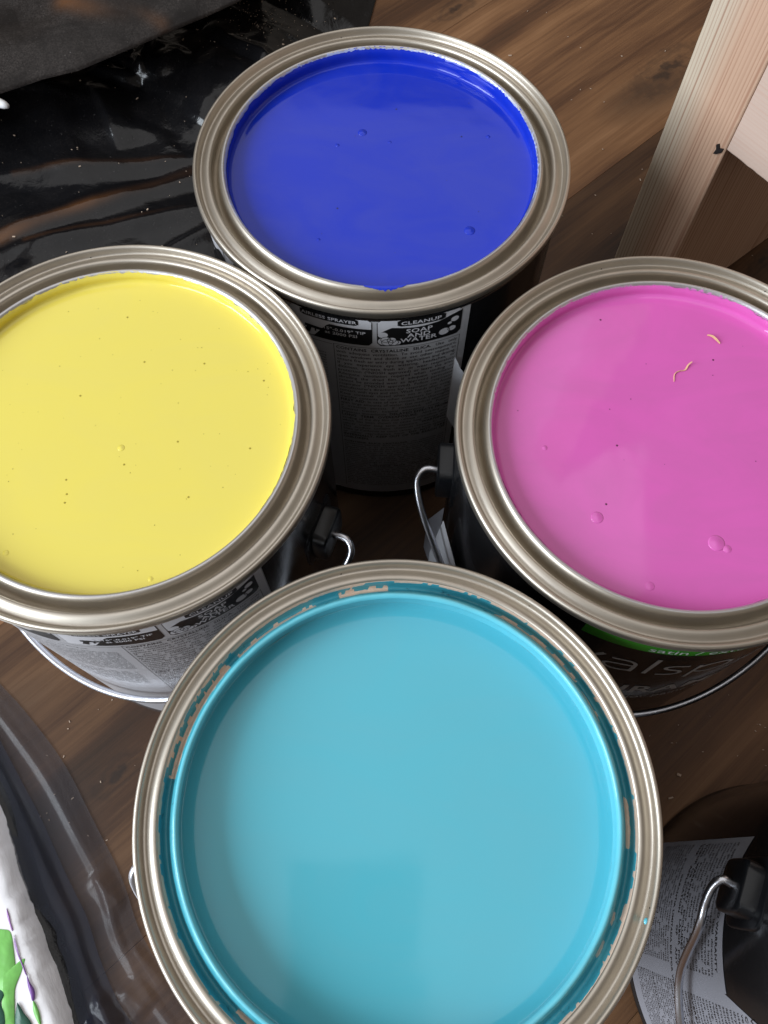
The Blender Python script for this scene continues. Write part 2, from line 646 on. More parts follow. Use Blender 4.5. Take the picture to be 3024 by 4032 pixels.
def make_paint(parent, key, depth, seed, cover, bubbles=(), pits=0, under=False):
    """surface with a meniscus and a coat of paint up the neck with a ragged top edge"""
    n, zl = 360, LIPZ - depth
    prof_r = [0.0, 0.02, 0.04, 0.055, 0.062, 0.0662, 0.0676, 0.0684, 0.0688, 0.06915, 0.0693]
    prof_z = [0, 0, 0, 0, 0, 0.00003, 0.0001, 0.0003, 0.0006, 0.0010, 0.0014]
    else_scale = (0.0693 + DL) / 0.0693
    if not under:
        prof_r = [r * else_scale for r in prof_r]
    if under:          # paint stands below an undercut lip, no coat up the neck
        prof_r = [r * 0.0725 / 0.0693 for r in prof_r]
        prof_z = [z * 0.12 for z in prof_z]
    v, f = [], []
    k = len(prof_r) + (0 if under else 4)
    for i in range(n):
        a = 2 * PI * i / n
        ca, sa = math.cos(a), math.sin(a)
        for r, z in zip(prof_r, prof_z):
            rr = r
            zz = zl + z
            if r > 0.06:
                rr += 0.00022 * nz(ca * 6, sa * 6, seed) - 0.0001
            v.append((rr * ca, rr * sa, zz))
        if under:
            continue
        c = cover(a)
        top = LIPZ - 0.0040 + 0.0040 * c + 0.0009 * nz(ca * 9, sa * 9, seed + 3) + 0.0007 * nz(ca * 38, sa * 38, seed) \
            + 0.0005 * nz(ca * 120, sa * 120, seed)
        top = max(top, zl + 0.0019)
        for q in range(4):
            t = (q + 1) / 4
            z = zl + 0.0014 + (top - zl - 0.0014) * t
            # follow the lip as it rolls over
            over = max(0.0, z - (LIPZ - 0.0012))
            r = 0.06925 + DL - 0.0001 + over * 0.75 - (0.0003 * (1 - abs(2 * t - 1)))
            v.append((r * ca, r * sa, min(z, LIPZ + 0.00035)))
    for i in range(n):
        j = (i + 1) % n
        for q in range(k - 1):
            f.append((i * k + q, j * k + q, j * k + q + 1, i * k + q + 1))
    o = pyd('paint', v, f, parent, M[key])
    for (x, y, r, h) in bubbles:
        bm = bmesh.new()
        bmesh.ops.create_uvsphere(bm, u_segments=18, v_segments=10, radius=1.0)
        h *= 0.42
        bmesh.ops.scale(bm, vec=(r * 0.66, r * 0.66, h), verts=bm.verts)
        for q in bm.verts:
            fl = 1 + 0.7 * max(0, 1 - abs(q.co.z) / h * 1.6)
            q.co.x *= fl
            q.co.y *= fl
        me = bpy.data.meshes.new('bubble')
        bm.to_mesh(me)
        bm.free()
        b = link('bubble', me, o, M[key])
        b.location = (x, y, zl - h * 0.12)
    if pits:
        rs = random.Random(seed)
        pv, pf = [], []
        for _ in range(pits):
            a, rr = rs.uniform(0, 2 * PI), 0.066 * math.sqrt(rs.random())
            s = rs.choice([0.00014, 0.00016, 0.0002, 0.00025, 0.00045])
            cx, cy = rr * math.cos(a), rr * math.sin(a)
            b = len(pv)
            pv.append((cx, cy, zl + s * 0.35))
            for q in range(8):
                pv.append((cx + s * math.cos(q * PI / 4), cy + s * math.sin(q * PI / 4), zl + 0.00003))
            pf += [(b, b + 1 + q, b + 1 + (q + 1) % 8) for q in range(8)]
        pm_ = M[key + '_pit']
        po = pyd('pinholes', pv, pf, o, pm_)
        po['kind'] = 'stuff'
    return o


M['yellow_pit'] = mat_plain('dark_yellow_pinhole', (0.38, 0.29, 0.02), 0.4)
M['pink_pit'] = mat_plain('dark_pink_pinhole', (0.12, 0.01, 0.07), 0.4)
M['blue_pit'] = mat_plain('dark_blue_pinhole', (0.01, 0.012, 0.10), 0.4)
M['teal_pit'] = mat_plain('dark_teal_pinhole', (0.01, 0.05, 0.07), 0.4)


def make_crust(parent, name, tint, amount, seed):
    """dry speckled scum along the top of the inner lip"""
    t = NT(name)
    co = t.coord()
    at = t.n('ShaderNodeAttribute', attribute_name='worn')
    n1 = t.noise(co, 520, 4, 0.7)
    n2 = t.noise(co, 60, 3, 0.6)
    m = t.math('ADD', t.math('ADD', n1, t.math('MULTIPLY', n2, 0.6)), t.math('SUBTRACT', at.outputs['Fac'], 0.80))
    m = t.ramp(m, [(0.47, (0, 0, 0)), (0.56, (1, 1, 1))]).outputs[0]
    t.set(Base_Color=t.mix(m, (0.56, 0.55, 0.56), tint), Metallic=t.math('SUBTRACT', 0.9, t.math('MULTIPLY', m, 0.9)), Roughness=0.42)
    t.bump(n1, 0.3, 0.0003)
    pr = [(0.0694, LIPZ - 0.0028), (0.06945, LIPZ - 0.0014), (0.0697, LIPZ - 0.0006), (0.0701, LIPZ - 0.00005), (0.0706, LIPZ + 0.0003), (0.0711, LIPZ + 0.0002)]
    v_, f_, w_ = [], [], []
    n_, k_ = 360, len(pr)
    for i in range(n_):
        a = 2 * PI * i / n_
        ca, sa = math.cos(a), math.sin(a)
        for q, (r, z) in enumerate(pr):
            v_.append(((r + DL - 0.00008) * ca, (r + DL - 0.00008) * sa, z + 0.00008))
            w_.append(amount(a) - 0.13 * q + 0.1)
    for i in range(n_):
        j = (i + 1) % n_
        for q in range(k_ - 1):
            f_.append((i * k_ + q, j * k_ + q, j * k_ + q + 1, i * k_ + q + 1))
    o = pyd('dried_crust', v_, f_, parent, t.m)
    at_ = o.data.attributes.new('worn', 'FLOAT', 'POINT')
    at_.data.foreach_set('value', w_)
    return o


def make_ear(parent, phi, z, mat):
    """moulded lug: rounded plate standing off the wall on a wider skirt"""
    def slab(w, h, t, x0, bev):
        bm = bmesh.new()
        n = 28
        ring = []
        for k in range(n):
            a = 2 * PI * k / n
            c, s = math.cos(a), math.sin(a)
            pw_ = 0.38
            ring.append((math.copysign(abs(c) ** pw_, c) * w / 2, math.copysign(abs(s) ** pw_, s) * h / 2))
        lay = [(x0, 1.0), (x0 + t - bev, 1.0), (x0 + t - bev * 0.3, 1 - bev / w), (x0 + t, 1 - 2.6 * bev / w)]
        rows = [[bm.verts.new((x, p[0] * s, p[1] * s)) for p in ring] for x, s in lay]
        for a_, b_ in zip(rows, rows[1:]):
            for k in range(n):
                bm.faces.new((a_[k], a_[(k + 1) % n], b_[(k + 1) % n], b_[k]))
        bm.faces.new(rows[-1])
        me = bpy.data.meshes.new('ear')
        bm.to_mesh(me)
        bm.free()
        return me
    me = slab(0.0195, 0.022, 0.0082, 0.0815, 0.0010)
    e = link('ear', me, parent, mat)
    sharp(e, 40)
    e.location = (0, 0, z)
    e.rotation_euler = (0, 0, rad(phi))
    me2 = slab(0.026, 0.031, 0.0017, 0.0815, 0.0005)
    fl = link('flange', me2, e, mat)
    sharp(fl, 40)
    return e


def make_bail(parent, phi, z, side, drop, r_mid, hook=0.0075, rw=0.0016, ex=1.15):
    """wire handle hanging down round the can; side=+1 sweeps to larger angles"""
    pts = []

    def P(deg, r, zz):
        a = rad(deg)
        return Vector((r * math.cos(a), r * math.sin(a), zz))
    r0 = 0.0905
    ends = []
    for base, sg in ((phi, side), (phi + 180 * side, -side)):
        e = [P(base, 0.0885, z), P(base, r0 + hook * 0.55, z + 0.0002), P(base + sg * 2.2, r0 + hook, z - 0.0022),
             P(base + sg * 6.0, r0 + hook * 0.93, z - 0.0070), P(base + sg * 11, r0 + hook * 0.62, z - 0.014)]
        ends.append(e)
    mid = []
    N = 15
    for k in range(1, N):
        t = k / N
        d = 11 + (180 - 22) * t
        s = math.sin(PI * (d / 180))
        rr = r0 + (r_mid - r0) * s ** 0.5 + hook * 0.30 * (1 - s)
        zz = z - 0.010 - (drop - 0.010) * (s ** ex)
        mid.append(P(phi + side * d, rr, zz))
    path = ends[0] + mid + ends[1][::-1]
    v, f = tube(catmull(path, 7), rw, 12)
    return pyd('bail_handle', v, f, parent, M['wire'])


# ---- printed labels -------------------------------------------------------
TXT_EN = ("*CONTAINS *CRYSTALLINE *SILICA. Use only with adequate ventilation. To avoid overexposure, open windows and doors or "
          "use other means to ensure fresh air entry during application and drying. If you experience eye watering, headaches, or "
          "dizziness, increase fresh air, or wear respiratory protection (*NIOSH approved) or leave the area. Adequate ventilation "
          "required when sanding or abrading the dried film. If adequate ventilation cannot be provided wear an approved particulate "
          "respirator (*NIOSH approved). Follow respirator manufacturer's directions for respirator use. Avoid contact with eyes and "
          "skin. Wash hands after using. Keep container closed when not in use. Do not transfer contents to other containers for "
          "storage. *FIRST *AID: In case of eye contact, flush thoroughly with large amounts of water. Get medical attention if "
          "irritation persists. If swallowed, call Poison Control Center, hospital emergency room, or physician immediately. "
          "*DELAYED *EFFECTS *FROM *LONG *TERM *OVEREXPOSURE. Abrading or sanding of the dry film may release crystalline silica "
          "which has been shown to cause lung damage and cancer under long term exposure. *WARNING: This product contains chemicals "
          "known to the State of California to cause cancer and birth defects or other reproductive harm. *DO *NOT *TAKE "
          "*INTERNALLY. *KEEP *OUT *OF *THE *REACH *OF *CHILDREN.")
TXT_ES = ("*CONTIENE *SILICE *CRISTALINA. Use solamente con ventilacion adecuada. Para evitar la sobreexposicion, abra las ventanas "
          "y las puertas o use otros medios para asegurar la entrada de aire fresco durante la aplicacion y el secado. Si le lloran "
          "los ojos, tiene dolor de cabeza o mareos, aumente el aire fresco o use proteccion respiratoria o abandone el area. Se "
          "requiere ventilacion adecuada al lijar o raspar la pelicula seca. Siga las instrucciones del fabricante del respirador. "
          "Evite el contacto con los ojos y la piel. Lavese las manos despues de usar. Mantenga el envase cerrado cuando no se use. "
          "No transfiera el contenido a otros envases para almacenarlo. ")
RL = 0.0831


def arc(d):
    return rad(d) * RL


def rear_label(parent, phi_off, white_tear=True):
    """silver instruction label; angles as measured on the blue can plus an offset"""
    A = lambda d: arc(d + 91.8)          # label u from measured angle
    p0 = -91.8 + phi_off
    base = Print()
    uR, uL = A(-62.3), A(-232)
    base.rect(uL, uR, 0.0085, 0.1868, 0.004, 0.002)
    lab = base.wrap('label', RL, p0, parent, M['silver'])
    blk = Print()       # black panels
    pale = Print()      # pale artwork inside them
    ink = Print()       # black text
    sil = Print()
    pan = [(-91.1, -64.9), (-118.3, -92.5), (-145.6, -119.9), (-173, -147.2)]
    z0, z1 = 0.1652, 0.1840
    for i, (a, b) in enumerate(pan):
        blk.rect(A(a), A(b), z0, z1, 0.0022)
        t = 0.00035
        if i == 0:
            # pale upper-left / swoosh around the black heading tab
            tab_l, tab_r = A(-84.6), A(-70.6)
            us = [A(a) + t + (A(b) - A(a) - 2 * t) * k / 24 for k in range(25)]
            top = [(u, z1 - t - (0.0013 if k in (0, 24) else 0)) for k, u in enumerate(us)]
            bot = []
            for k, u in enumerate(us):
                x = k / 24
                y = 0.1782 + 0.0005 * math.sin(x * 9 + 0.6) + (0.0040 * max(0, (x - 0.72) / 0.28) ** 1.1)
                if x < 0.16:
                    y -= 0.0042 * (1 - x / 0.16)
                bot.append((u, min(y, z1 - 0.0008)))
            pale.band(top, bot)
            for (x, y, r) in ((0.05, 0.1688, 0.0030), (0.12, 0.1676, 0.0026), (0.19, 0.1667, 0.0023), (0.10, 0.1702, 0.0022),
                              (0.17, 0.1698, 0.0021), (0.235, 0.1675, 0.0016), (0.79, 0.1700, 0.0027), (0.885, 0.1708, 0.0020),
                              (0.91, 0.1771, 0.0021), (0.85, 0.1750, 0.0010), (0.04, 0.1735, 0.0022)):
                u = A(a) + (A(b) - A(a)) * x
                u = max(u, A(a) + r + t)
                v_ = max(y, z0 + r + t)
                pale.ell(u, v_, r, r * 0.92)
        elif i == 1:
            us = [A(a) + t + (A(b) - A(a) - 2 * t) * k / 24 for k in range(25)]
            top = [(u, z1 - t - (0.0013 if k in (0, 24) else 0)) for k, u in enumerate(us)]
            bot = []
            for k, u in enumerate(us):
                x = k / 24
                y = z0 + t + 0.0003 if x < 0.28 else z0 + t + (0.0118 * min(1, (x - 0.28) / 0.20))
                bot.append((u, min(y, 0.1778)))
            pale.band(top, bot)
            # spray gun
            gun = Print()
            u0 = A(a) + 0.003
            gun.stroke([(u0 + 0.004, 0.1725), (u0 + 0.0125, 0.1722)], 0.0019)
            gun.stroke([(u0 + 0.0125, 0.1722), (u0 + 0.0165, 0.1718)], 0.0010)
            gun.stroke([(u0 + 0.0062, 0.1722), (u0 + 0.0048, 0.1678)], 0.0020, 0.0024)
            gun.stroke([(u0 + 0.009, 0.172), (u0 + 0.0088, 0.1696)], 0.0007)
            gun.wrap('icon', RL + 0.00034, p0, lab, M['ink'])
        else:
            us = [A(a) + t + (A(b) - A(a) - 2 * t) * k / 24 for k in range(25)]
            top = [(u, z1 - t - (0.0013 if k in (0, 24) else 0)) for k, u in enumerate(us)]
            bot = [(u, 0.1752 - 0.0075 * math.exp(-((k / 24 - 0.35) / 0.16) ** 2) - 0.003 * math.sin(k * 0.5)) for k, u in enumerate(us)]
            bot = [(u, max(y, z0 + t + 0.001)) for u, y in bot]
            pale.band(top, bot)
    # black heading tabs over the pale field
    tabs = Print()
    tabs.rect(A(-85.0), A(-70.4), 0.1794, 0.1839, 0.0008)
    tabs.rect(A(-114.6), A(-96.6), 0.1794, 0.1839, 0.0008)
    tabs.rect(A(-141), A(-124), 0.1794, 0.1839, 0.0008)
    let = Print()
    let.centred('CLEANUP', A(-77.8), 0.1805, 0.0032, True, 1.22)
    let.centred('AIRLESS SPRAYER', A(-105.6), 0.1806, 0.0029, True, 1.05)
    let.centred('0.015"-0.019" TIP', A(-102.4), 0.1736, 0.0028, True, 1.08)
    let.centred('at 2000 PSI', A(-102.0), 0.1707, 0.0028, True, 1.08)
    let.centred('SOAP', A(-78.3), 0.1743, 0.0041, True, 1.12)
    let.centred('AND', A(-78.3), 0.1710, 0.0041, True, 1.12)
    let.centred('WATER', A(-78.3), 0.1677, 0.0041, True, 1.12)
    # body copy and its thin frame
    uL_, uR_ = A(-104.7), A(-64.8)
    fr = 0.00022
    ink.rect(uL_, uR_, 0.1633, 0.1633 + fr)
    ink.rect(uL_, uL_ + fr, 0.014, 0.1633)
    ink.rect(uR_ - fr, uR_, 0.014, 0.1633)
    ink.rect(A(-146), uL_ - 0.0006, 0.1626, 0.1628)
    v = ink.para(TXT_EN, uL_ + 0.0011, uR_ - 0.0011, 0.1602, 0.00305, 0.00300, 0.86)
    v = ink.para(TXT_ES + TXT_ES, uL_ + 0.0011, uR_ - 0.0011, v - 0.0018, 0.00235, 0.00232, 1.0, 0.016)
    fine = Print()
    rs = random.Random(3)
    v = fine.para('Stir thoroughly before and during use.', A(-136), uL_ - 0.002, 0.158, 0.0021, 0.0021, 0.95, 0.09)
    v = fine.para(TXT_EN.replace('*', '')[60:900], A(-136), uL_ - 0.004, v - 0.002, 0.0019, 0.0021, 0.95, 0.09)
    v = fine.para(TXT_ES.replace('*', '')[40:], A(-136), uL_ - 0.006, v - 0.003, 0.0019, 0.0021, 0.95, 0.03)
    blk.wrap('panel', RL + 0.00010, p0, lab, M['ink'])
    pale.wrap('artwork', RL + 0.00020, p0, lab, M['print_white'])
    tabs.wrap('heading_tab', RL + 0.00032, p0, lab, M['ink'])
    let.wrap('lettering', RL + 0.00042, p0, lab, M['print_white'])
    ink.wrap('lettering', RL + 0.00014, p0, lab, M['ink'])
    fine.wrap('lettering', RL + 0.00014, p0, lab, M['soft_ink'])
    # thin outlines round the bubbles
    ring = Print()
    for (x, y, r) in ((0.12, 0.1676, 0.0026), (0.19, 0.1667, 0.0023), (0.10, 0.1702, 0.0022), (0.17, 0.1698, 0.0021),
                      (0.79, 0.1700, 0.0027), (0.885, 0.1708, 0.0020), (0.91, 0.1771, 0.0021)):
        u = A(-91.1) + (A(-64.9) - A(-91.1)) * x
        u = max(u, A(-91.1) + r + 0.00035)
        v_ = max(y, z0 + r + 0.00035)
        ring.stroke([(u + r * 0.98 * math.cos(q * PI / 5), v_ + r * 0.9 * math.sin(q * PI / 5)) for q in range(11)], 0.0003)
    ring.wrap('artwork', RL + 0.00028, p0, lab, M['soft_ink'])
    return lab


def patch(name, parent, mat, phis, zs, rfun, thick=0.0002):
    """thin curled piece of paper: zs(t) -> (z0,z1), rfun(t,s) -> radius"""
    n, m = 24, 10
    v, f = [], []
    for side in (0, 1):
        for i in range(n + 1):
            t = i / n
            a = rad(phis[0] + (phis[1] - phis[0]) * t)
            z0, z1 = zs(t)
            for j in range(m + 1):
                s = j / m
                r = rfun(t, s) + side * thick
                v.append((r * math.cos(a), r * math.sin(a), z0 + (z1 - z0) * s))
    K = (n + 1) * (m + 1)
    for i in range(n):
        for j in range(m):
            q = (i * (m + 1) + j, (i + 1) * (m + 1) + j, (i + 1) * (m + 1) + j + 1, i * (m + 1) + j + 1)
            f.append(q[::-1])
            f.append(tuple(K + x for x in q))
    edge = [i * (m + 1) for i in range(n + 1)] + [n * (m + 1) + j for j in range(1, m + 1)] + \
           [i * (m + 1) + m for i in range(n - 1, -1, -1)] + [j for j in range(m - 1, 0, -1)]
    for a, b in zip(edge, edge[1:] + edge[:1]):
        f.append((a, b, K + b, K + a))
    o = pyd(name, v, f, parent, mat)
    sharp(o, 50)
    return o


GRP = 'open paint cans on the floor'


def can(loc, label):
    e = empty('paint_can', (loc[0], loc[1], 0.0), label, 'paint can', GRP)
    return e


def std(e, body=None, rim=None):
    b = link('body', body or body_me, e)
    sharp(b, 30)
    r = link('rim', rim or rim_me, e)
    sharp(r, 60)
    return b


def seam(e):
    """bright bare-metal strip under the rim"""
    v, f = lathe([(0.0829, H - 0.0098), (0.08325, H - 0.0092), (0.0834, H - 0.0078), (0.0833, H - 0.0064)], 160)
    return pyd('seam', v, f, e, M['tin'])


# blue --------------------------------------------------------------------
blue = can((-0.0018, 0.2938), 'paint can full of deep blue paint, behind the yellow and pink cans')
std(blue)
seam(blue)
make_paint(blue, 'blue', 0.0075, 2.1, lambda a: 0.9 + 0.25 * math.sin(a) - 0.35 * max(0, -math.cos(a)) + 0.3 * math.exp(-((a - 4.78) / 0.16) ** 2),
           [(-0.0091, 0.0236, 0.0021, 0.0012), (-0.0207, 0.0155, 0.0010, 0.0007), (0.0038, 0.0175, 0.0009, 0.0004),
            (0.0501, 0.0212, 0.0010, 0.0007), (0.0394, -0.0347, 0.0024, 0.0013), (-0.0276, -0.0401, 0.0008, 0.0006)], 14)
make_crust(blue, 'pale_blue_scum', (0.36, 0.42, 0.66), lambda a: 0.74, 1)
lab_b = rear_label(blue, 0.0)
patch('torn_label', blue, M['white_paper'], (-65.5, -58.5), lambda t: (0.060 + 0.03 * (1 - t), 0.146 - 0.016 * math.sin(t * 2.2) + 0.002 * nz(t * 9, 3, 1)),
      lambda t, s: 0.0835 + 0.0125 * t ** 0.8 * (0.5 + 0.5 * s))
make_ear(blue, 28, 0.150, M['ear'])
make_ear(blue, 208, 0.150, M['ear'])
make_bail(blue, 28, 0.150, 1, 0.085, 0.0865)
# blue drip over the lip towards the camera
v, f = [], []
for i in range(25):
    a = rad(-96 + 15 * i / 24)
    w = math.sin(PI * i / 24) ** 0.6
    row = [(0.0700, LIPZ + 0.0004), (0.0712, LIPZ + 0.00025), (0.0722, LIPZ - 0.0012), (0.0726, LIPZ - 0.0028),
           (0.0731, LIPZ - 0.0044)]
    for q, (r, z) in enumerate(row):
        k = q / 4 * w * (0.36 + 0.25 * nz(i * 0.7, q, 4))
        k2 = min(4, max(0.0, k * 4))
        i0 = int(min(3, k2))
        fr_ = k2 - i0
        rr = row[i0][0] * (1 - fr_) + row[i0 + 1][0] * fr_
        zz = row[i0][1] * (1 - fr_) + row[i0 + 1][1] * fr_
        v.append(((rr + DL + 0.0002) * math.cos(a), (rr + DL + 0.0002) * math.sin(a), zz + 0.00015))
for i in range(24):
    for q in range(4):
        f.append((i * 5 + q, i * 5 + q + 1, (i + 1) * 5 + q + 1, (i + 1) * 5 + q))
pyd('paint_drip', v, f, blue, M['blue'])

# yellow ------------------------------------------------------------------
yellow = can((-0.1059, 0.1586), 'paint can full of yellow paint with grey instruction label, left of the teal can')
std(yellow, tin_me)
seam(yellow)
# black back half of the wall is a wrap, the silver label covers the front
wr = Print()
wr.rect(arc(-43.8 + 91.8), arc(126 + 91.8), 0.0085, H - 0.0095, 0, 0.002)
wr.wrap('wrap', RL, -91.8, yellow, M['black'])
make_paint(yellow, 'yellow', 0.0055, 5.7, lambda a: 0.62 + 0.40 * math.sin(a + 0.2) + 0.1 * math.cos(3 * a),
           [(0.003, -0.0095, 0.0014, 0.0007), (-0.0342, -0.0534, 0.0012, 0.0006), (0.0206, -0.0633, 0.0011, 0.0008)], 75)
make_crust(yellow, 'yellow_scum', (0.62, 0.54, 0.12), lambda a: 0.42 + 0.25 * math.sin(a), 2)
lab_y = rear_label(yellow, 18.7)
make_ear(yellow, -19, 0.143, M['ear'])
make_ear(yellow, 161, 0.143, M['ear'])
make_bail(yellow, -19, 0.143, -1, 0.072, 0.0872, hook=0.008)

# pink --------------------------------------------------------------------
pink = can((0.1125, 0.1537), 'paint can full of magenta pink paint with green stripe on its black label')
std(pink)
seam(pink)
make_paint(pink, 'pink', 0.0072, 9.3, lambda a: 0.66 + 0.38 * math.sin(a - 0.5) + 0.12 * math.cos(2 * a),
           [(-0.0493, -0.0029, 0.0011, 0.0008), (-0.0315, -0.0325, 0.0024, 0.0009), (0.0123, -0.0427, 0.0032, 0.0013),
            (-0.0147, -0.0597, 0.0017, 0.0005), (0.0160, -0.0450, 0.0016, 0.0009)], 16)
make_crust(pink, 'pink_scum', (0.55, 0.16, 0.45), lambda a: 0.40 + 0.25 * math.sin(a), 3)
g = Print()
g.rect(arc(-118 + 90), arc(-30 + 90), 0.1738, H - 0.0070, 0.0, 0.002)
gl = g.wrap('label', RL + 0.0001, -90, pink, M['green'])
t = Print()
t.word('satin / exterior', arc(-101.0 + 90), 0.17555, 0.0068, False, 1.18)
t.wrap('lettering', RL + 0.00025, -90, gl, M['print_white'])
# large thin wordmark in slanted strokes
wm = Print()
U = lambda d: arc(d + 90)
sw = 0.0016
wm.stroke([(U(-118.5), 0.1580), (U(-114.6), 0.1430)], sw)
wm.stroke([(U(-114.6), 0.1430), (U(-109.0), 0.1590)], sw, sw * 1.2)


def letter_a(d):
    wm.stroke([(U(d - 7.0), 0.1566), (U(d - 2.5), 0.1572), (U(d - 0.4), 0.1548), (U(d), 0.1500), (U(d), 0.1425)], sw)
    wm.stroke([(U(d), 0.1510), (U(d - 4.0), 0.1508), (U(d - 7.2), 0.1492), (U(d - 7.6), 0.1455), (U(d - 5.0), 0.1428), (U(d - 1.5), 0.1432),
               (U(d), 0.1446)], sw)


letter_a(-99.6)
wm.stroke([(U(-95.4), 0.1652), (U(-95.5), 0.1420)], sw * 1.1)
wm.stroke([(U(-85.5), 0.1556), (U(-89.5), 0.1560), (U(-91.4), 0.1540), (U(-90.8), 0.1510), (U(-87.2), 0.1484), (U(-86.2), 0.1452),
           (U(-87.8), 0.1426), (U(-92.2), 0.1420)], sw)
wm.stroke([(U(-82.3), 0.1560), (U(-82.6), 0.1345)], sw)
wm.stroke([(U(-82.3), 0.1500), (U(-80.4), 0.1548), (U(-76.4), 0.1562), (U(-73.2), 0.1530), (U(-72.9), 0.1480), (U(-75.0), 0.1430),
           (U(-79.2), 0.1424), (U(-82.3), 0.1452)], sw)
letter_a(-60.0)
wm.stroke([(U(-56), 0.1560), (U(-56), 0.1425)], sw)
wm.stroke([(U(-56), 0.1500), (U(-54), 0.1550), (U(-50), 0.1562)], sw)
bl = Print()
bl.rect(arc(-125 + 90), arc(-30 + 90), 0.0085, 0.1737, 0.0, 0.002)
blk_lab = bl.wrap('label', RL + 0.0001, -90, pink, M['black'])
wm.wrap('lettering', RL + 0.00025, -90, blk_lab, M['print_silver'])
t = Print()
t.word('DURAMAX', U(-112.5), 0.1040, 0.0195, True, 0.92)
t.wrap('lettering', RL + 0.00025, -90, blk_lab, M['print_silver'])
t = Print()
t.word('exterior paint + primer', U(-104), 0.0915, 0.0075, False, 1.1)
t.wrap('lettering', RL + 0.00025, -90, blk_lab, M['print_silver'])
make_ear(pink, 176.5, 0.146, M['ear'])
make_ear(pink, -3.5, 0.146, M['ear'])
make_bail(pink, 176.5, 0.146, 1, 0.072, 0.0885, hook=0.0075)
patch('torn_label', pink, M['white_paper'], (-177, -157.5), lambda t: (0.020, 0.030 + 0.108 * (0.35 + 0.65 * min(1, 3 * t)) - 0.02 * t * t),
      lambda t, s: 0.0845 + 0.0030 * (1 - t) ** 1.4 + 0.0012 * s)
patch('torn_label', pink, M['grey_label'], (172, 181), lambda t: (0.03, 0.07 + 0.05 * t), lambda t, s: 0.0845 + 0.006 * (1 - t))

# teal --------------------------------------------------------------------
teal = can((0.0048, 0.0164), 'nearest paint can, full of turquoise teal paint smeared in its rim groove')
std(teal, None, rimu_me)
seam(teal)
make_paint(teal, 'teal', 0.0125, 12.9, None, under=True)
# dried coat lying in the lid groove, scraped to bare metal in places
groove = [q for q in RIM if 0.07105 <= q[0] <= 0.0776]
n = 720
bare_arcs = [(173, 141, .26, .66), (138, 113, .34, .64), (106, 92, .24, .64), (62, 34, .32, .66), (31, 22, .42, .64),
             (3, -9, .32, .54), (-24, -27, .36, .60), (-31, -35, .40, .60), (230, 236, .26, .54), (150, 118, .02, .10)]
gv, gf, bare = [], [], []
kk = len(groove)
for i in range(n):
    a = 2 * PI * i / n
    d = math.degrees(a)
    ca, sa = math.cos(a), math.sin(a)
    for q, (r, z) in enumerate(groove):
        s = q / (kk - 1)
        off = 0.00018 + 0.00012 * nz(ca * 30, sa * 30, q * 0.5)
        gv.append((r * ca, r * sa, z + off))
        b = 0.0
        for a0, a1, s0, s1 in bare_arcs:
            for sh in (0, 360, -360):
                lo, hi = sorted((a0 + sh, a1 + sh))
                if lo <= d <= hi:
                    e = min(d - lo, hi - d) / 3.0
                    w = 0.10 * nz(ca * 22, sa * 22, 7)
                    if s0 + w < s < s1 + w * 0.5:
                        b = max(b, min(1, e * 0.8 + 0.55))
        edge = 0.10 + 0.10 * nz(ca * 6, sa * 6, 3) + 0.08 * nz(ca * 30, sa * 30, 5)
        if s < edge:
            b = max(b, 0.9)
        bare.append(b)
for i in range(n):
    j = (i + 1) % n
    for q in range(kk - 1):
        gf.append((i * kk + q, j * kk + q, j * kk + q + 1, i * kk + q + 1))
t = NT('dried_teal_smear')
at = t.n('ShaderNodeAttribute', attribute_name='bare')
co = t.coord()
nn_ = t.noise(co, 420, 4, 0.65)
msk = t.ramp(t.math('ADD', at.outputs['Fac'], t.math('MULTIPLY', t.math('SUBTRACT', nn_, 0.5), 0.9)), [(0.47, (0, 0, 0)), (0.53, (1, 1, 1))]).outputs[0]
var = t.noise(co, 60, 4, 0.6)
pc = t.mix(var, (0.030, 0.245, 0.325), (0.070, 0.38, 0.46))  # darker than the paint: shade of the groove's depth painted in
dk = t.ramp(t.noise(co, 170, 4, 0.7), [(0.62, (0, 0, 0)), (0.70, (1, 1, 1))]).outputs[0]
pc = t.mix(t.math('MULTIPLY', dk, 0.75), pc, (0.012, 0.055, 0.085))
t.set(Base_Color=t.mix(msk, pc, t.mix(t.noise(co, 700, 3, 0.7), (0.80, 0.62, 0.49), (0.55, 0.40, 0.31))), Metallic=0.0)
t.l(t.math('ADD', t.math('MULTIPLY', var, 0.2), 0.22), t.b.inputs['Roughness'])
t.bump(t.math('SUBTRACT', nn_, msk), 0.25, 0.0004)
sm = pyd('paint_smear', gv, gf, teal, t.m)
att = sm.data.attributes.new('bare', 'FLOAT', 'POINT')
att.data.foreach_set('value', bare)
# thick bead of wet paint along the inner lip
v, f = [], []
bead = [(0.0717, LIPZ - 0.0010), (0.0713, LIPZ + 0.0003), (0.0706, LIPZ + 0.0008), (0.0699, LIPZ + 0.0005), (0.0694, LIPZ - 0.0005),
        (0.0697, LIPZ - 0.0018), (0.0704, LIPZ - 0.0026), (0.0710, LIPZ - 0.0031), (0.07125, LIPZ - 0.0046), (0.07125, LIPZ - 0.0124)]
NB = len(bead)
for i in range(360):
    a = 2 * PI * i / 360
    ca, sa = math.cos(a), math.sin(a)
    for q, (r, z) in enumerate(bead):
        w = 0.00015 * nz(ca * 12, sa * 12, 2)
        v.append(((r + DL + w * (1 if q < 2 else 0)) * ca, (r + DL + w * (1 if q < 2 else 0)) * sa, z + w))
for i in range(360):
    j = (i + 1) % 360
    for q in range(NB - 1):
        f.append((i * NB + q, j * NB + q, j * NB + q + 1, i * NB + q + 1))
pyd('paint_bead', v, f, teal, mat_paint('lit_teal_bead', (0.13, 0.54, 0.66), 0.2, 0.1, 60))  # paler than the paint: light on the lip put into the colour
